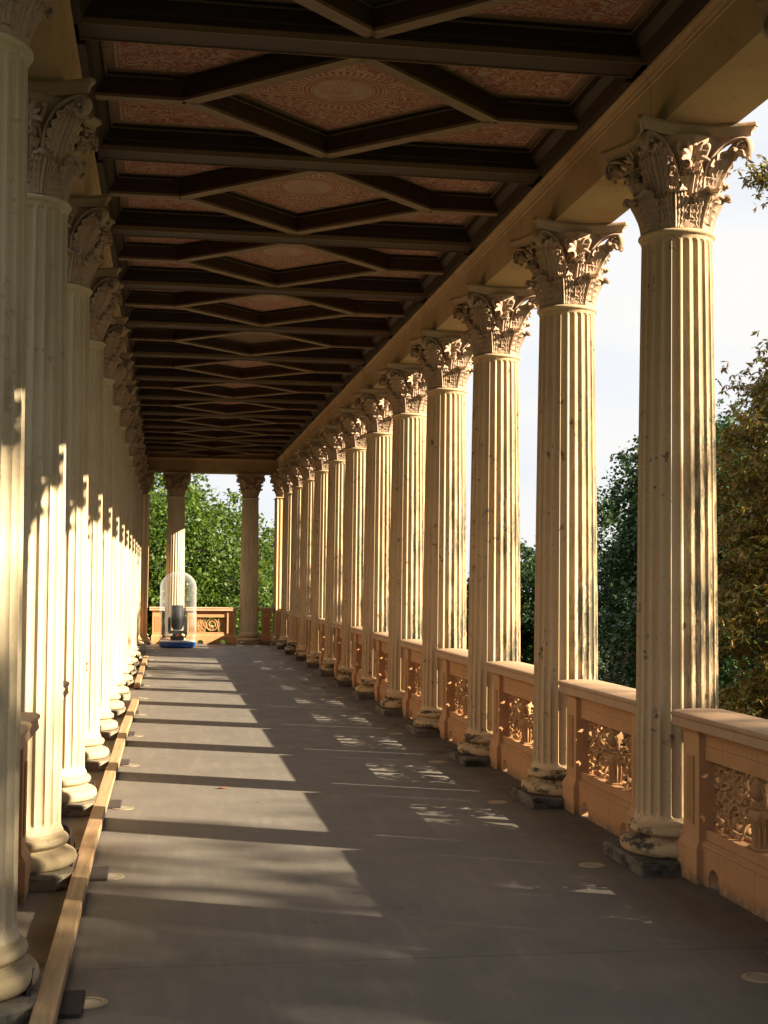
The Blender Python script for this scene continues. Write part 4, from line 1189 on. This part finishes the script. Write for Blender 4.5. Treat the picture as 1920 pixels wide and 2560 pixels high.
def tree(name, label, base, blobs, n, size, mat, seed, palmate=False, clump=0.5, per=45, inner=0.5, trunk_r=0.3, cat='tree', group=None, husks=None, extra=None, aspect=0.55, twigs=60):
    o = root(name, label, cat, base, 0, group)
    B0 = np.array(base); pts, cen = crown_pts(blobs, n, seed, clump, per, inner)
    me = leaves_mesh('crown', pts - B0, size, mat, palmate, seed=seed, aspect=aspect)
    obj('crown', me, o)
    rg = random.Random(seed); tb = MB()
    top = Vector(max(blobs, key=lambda q: q[3]*q[4]*q[5])[:3]) - Vector(base)
    mid = Vector((top.x*0.3, top.y*0.3, top.z*0.55))
    tb.tube([(0, 0, -0.2), (0.05, 0, 0.8), tuple(mid*0.55), tuple(mid)], [trunk_r*1.3, trunk_r, trunk_r*0.9, trunk_r*0.75], 10)
    hubs = []
    for q in blobs:
        e = Vector(q[:3]) - Vector(base); m_ = mid.lerp(e, 0.5) + Vector((rg.uniform(-.3, .3), rg.uniform(-.3, .3), 0.3))
        f_ = min(1.0, min(q[3:])/2.0)**1.5
        if f_ > 0.2: tb.tube([tuple(mid*0.9), tuple(m_), tuple(e)], [trunk_r*0.6*f_, trunk_r*0.38*f_, trunk_r*0.14*f_], 7); hubs.append((m_, e))
    ch = rg.sample(range(len(cen)), min(twigs, len(cen)))
    for k in ch:
        e = Vector(cen[k] - B0); h = min((h_ for hh in hubs for h_ in hh), key=lambda q: (q-e).length)
        m_ = h.lerp(e, 0.5) + Vector((rg.uniform(-.2, .2), rg.uniform(-.2, .2), 0.15))
        tb.tube([tuple(h), tuple(m_), tuple(e)], [trunk_r*0.14, trunk_r*0.08, 0.012], 5)
    if extra: extra(tb, Vector(base))
    obj('trunk', tb.mesh('trunk', M_bark, True), o)
    if husks:
        hb = MB(); rgn = np.random.default_rng(seed+5)
        for p in pts[rgn.choice(len(pts), husks, replace=False)]: hb.ball(tuple(p - B0), rgn.uniform(0.035, 0.05), 7, 5)
        obj('husks', hb.mesh('husks', M_husk, True), o)
    return o
G0 = -5.0
# beyond the far end, lit from behind the viewer's right
tree('maple_tree', 'bright green tree filling the view beyond the far end', (1.6, 52, G0),
     [(-0.3, 50, 2.2, 2.6, 2.6, 2.9), (1.5, 52, 1.6, 3.2, 3, 3.2), (-2.6, 53, 1.6, 2.6, 2.6, 3.9), (0.0, 51, -2.0, 4.0, 3, 3.0), (3.2, 53, -2.2, 2.8, 2.6, 2.4), (-0.6, 51, 4.4, 1.0, 1.2, 1.0), (1.8, 52.5, 3.9, 1.3, 1.3, 1.5), (-0.6, 52, 5.0, 1.9, 1.5, 1.5), (0.6, 52, 5.0, 1.0, 1.2, 1.0)],
     90000, 0.155, M_lfgreen, 11, clump=0.42, per=30, inner=0.2, trunk_r=0.35, aspect=0.75)
tree('maple_tree', 'darker green tree beyond the far end, right of the free column', (5.3, 62, G0),
     [(5.0, 62, 0.8, 2.6, 2.6, 3.3), (7.6, 63, 0.0, 2.6, 2.6, 3.0), (5.2, 61, -2.6, 3.6, 3, 2.8)], 40000, 0.18, M_lfgreen, 12, clump=0.5, per=40, inner=0.2, aspect=0.75)
# the right-hand side
def bough(tb, B0):
    e = [Vector((15.2, 25.6, 7.0)), Vector((13.8, 25.3, 9.6)), Vector((12.6, 25.1, 10.4)), Vector((11.7, 25.0, 9.9)), Vector((11.25, 25.0, 9.2))]
    tb.tube([tuple(q - B0) for q in e], [0.10, 0.07, 0.045, 0.025, 0.01], 6)
tree('chestnut_tree', 'large rusty-leaved horse chestnut at the right picture edge', (14.2, 25.5, G0),
     [(13.4, 25.5, 3.6, 2.6, 2.6, 3.0), (12.2, 25.0, 0.8, 2.2, 2.2, 2.6), (12.0, 25.0, -1.8, 2.3, 2.2, 2.4), (15.2, 26, 1.0, 3.2, 3, 4.0), (13.3, 25.3, 4.8, 2.3, 2.0, 2.4), (12.05, 25.3, 4.7, 1.25, 1.5, 1.9), (11.9, 25.2, 2.4, 1.5, 1.6, 2.0), (15.0, 25.5, 7.2, 1.9, 2, 2.2),
      (11.35, 25.0, 9.7, 0.45, 0.5, 0.45), (11.75, 25.0, 8.9, 0.4, 0.5, 0.75), (12.0, 25.0, 10.0, 0.5, 0.6, 0.4), (12.9, 25.1, 10.3, 0.7, 0.7, 0.5)],
     36000, 0.175, M_lfrust, 21, palmate=True, clump=0.45, per=26, inner=0.35, trunk_r=0.4, husks=260, extra=bough, aspect=0.30, twigs=150)
tree('chestnut_tree', 'green bushy tree directly behind the rusty chestnut', (14.5, 33, G0),
     [(14.6, 33, 2.8, 2.6, 2.6, 3.2), (13.4, 32.5, -0.6, 2.4, 2.2, 3.0)], 50000, 0.15, M_lfdark, 22, clump=0.5, per=40, inner=0.2, aspect=0.7)
tree('lime_tree', 'dark green tree seen between the first and second right columns', (18.0, 46, G0),
     [(18.4, 46, 4.0, 3.0, 3, 3.7), (16.9, 45, 0.9, 2.2, 2.4, 3.6), (17.0, 44.5, 3.6, 1.7, 1.8, 2.0), (16.6, 45, -3.0, 2.8, 2.4, 2.4), (20.5, 47, 1.0, 3, 3, 4)], 110000, 0.16, M_lfdark, 23, clump=0.5, per=40, inner=0.2, aspect=0.75)
tree('lime_tree', 'brown-tinged lower tree before the dark lime tree', (16.9, 41.5, G0),
     [(16.2, 41, -1.6, 2.2, 2.0, 2.6), (14.2, 41, -3.0, 1.6, 1.6, 2.0)], 30000, 0.14, M_lfmix, 24, clump=0.45, per=50, inner=0.3, aspect=0.6)
tree('lime_tree', 'distant dark tree between the second and third right columns', (17.5, 64, G0),
     [(17.4, 64, 0.6, 2.8, 3, 3.4), (15.0, 65, -1.0, 2.6, 3, 3.0), (20.6, 65, 2.0, 3, 3, 4)], 40000, 0.20, M_lfdark, 25, clump=0.5, per=45, inner=0.3, aspect=0.75)
for k, (x, y, h, r) in enumerate(((10.5, 72, 1.6, 4.0), (4.5, 78, 2.2, 5.0), (26, 60, 4.5, 5.0), (30, 52, 5.5, 5.0), (24, 38, 5.5, 4.5), (29, 33, 6.0, 4.5), (-5, 66, 3.0, 4.5), (-9, 60, 4.5, 4.5))):
    lab = ['far tree low behind the distant right columns', 'far tree behind the bright maple, mostly hidden', 'tall background tree hidden behind the dark limes', 'background tree far out to the right',
           'background tree behind the chestnut, off to the right', 'neighbouring tree beyond the chestnut, outside the picture', 'background tree behind the left end of the maple', 'background tree beyond the far left corner'][k]
    tree('park_tree', lab, (x, y, G0), [(x, y, h-3.2, r, r*0.9, 3.6), (x-1.2, y, h-5, r*0.8, r*0.7, 3.0)], 9000, 0.34, M_lfdark if k > 1 else M_lfgreen, 40+k, clump=0.7, per=40, inner=0.5, aspect=0.75, twigs=10)
# trees between the gallery and the sun: they dapple the near and far floor
def toward(x, y, z, d): return (x + d, y - 0.484*d, z + 0.515*d)
def shade_tree(label, x, y, zc, rx, ry, rz, n, seed, sz=0.30):
    tree('park_tree', label, (x, y, G0), [(x, y, zc, rx, ry, rz), (x-0.8, y-ry*0.45, zc-rz*0.45, rx*0.8, ry*0.6, rz*0.6), (x+0.6, y+ry*0.4, zc-rz*0.5, rx*0.8, ry*0.6, rz*0.55)], n, sz, M_lfdark, seed, clump=0.8, per=30, inner=0.25, trunk_r=0.38, aspect=0.65, twigs=40)
shade_tree('tall sun-side tree outside the picture whose crown dapples the near floor', 26, -9.2, 10.0, 4.8, 7.0, 6.2, 36000, 61)
shade_tree('tall sun-side tree outside the picture, behind the viewer', 27, -19.2, 9.8, 4.5, 6.8, 6.8, 28000, 63)
shade_tree('broad sun-side tree outside the picture shading the far half of the gallery', 17.5, 17.2, 3.6, 3.6, 4.4, 5.9, 14000, 62, 0.24)

# added unseen trees and wall, blocking sky light from the left and from behind
for k, (x, y) in enumerate(((-9.5, 2), (-10.5, 12), (-9.0, 22), (-10.5, 32))):
    tree('park_tree', ['dense tree left of the gallery level with the viewer, outside the picture', 'dense tree left of the gallery, second away from the viewer', 'dense tree left of the gallery, third away from the viewer', 'dense tree left of the gallery, beside its far end'][k],
         (x, y, G0), [(x, y, 2.0, 4.0, 5.6, 6.0), (x+0.8, y, -2.5, 3.6, 5.2, 3.0)], 9000, 0.42, M_lfdark, 70+k, clump=0.8, per=30, inner=0.6, aspect=0.8, twigs=6)
b = MB(); b.box((-1.30, YB-0.4, 0.0005), (3.60, YB-0.001, 5.26)); o = obj('end_wall', b.mesh('end_wall', M_entab)); tag(o, 'plain stone wall closing the gallery behind the viewer', 'wall')
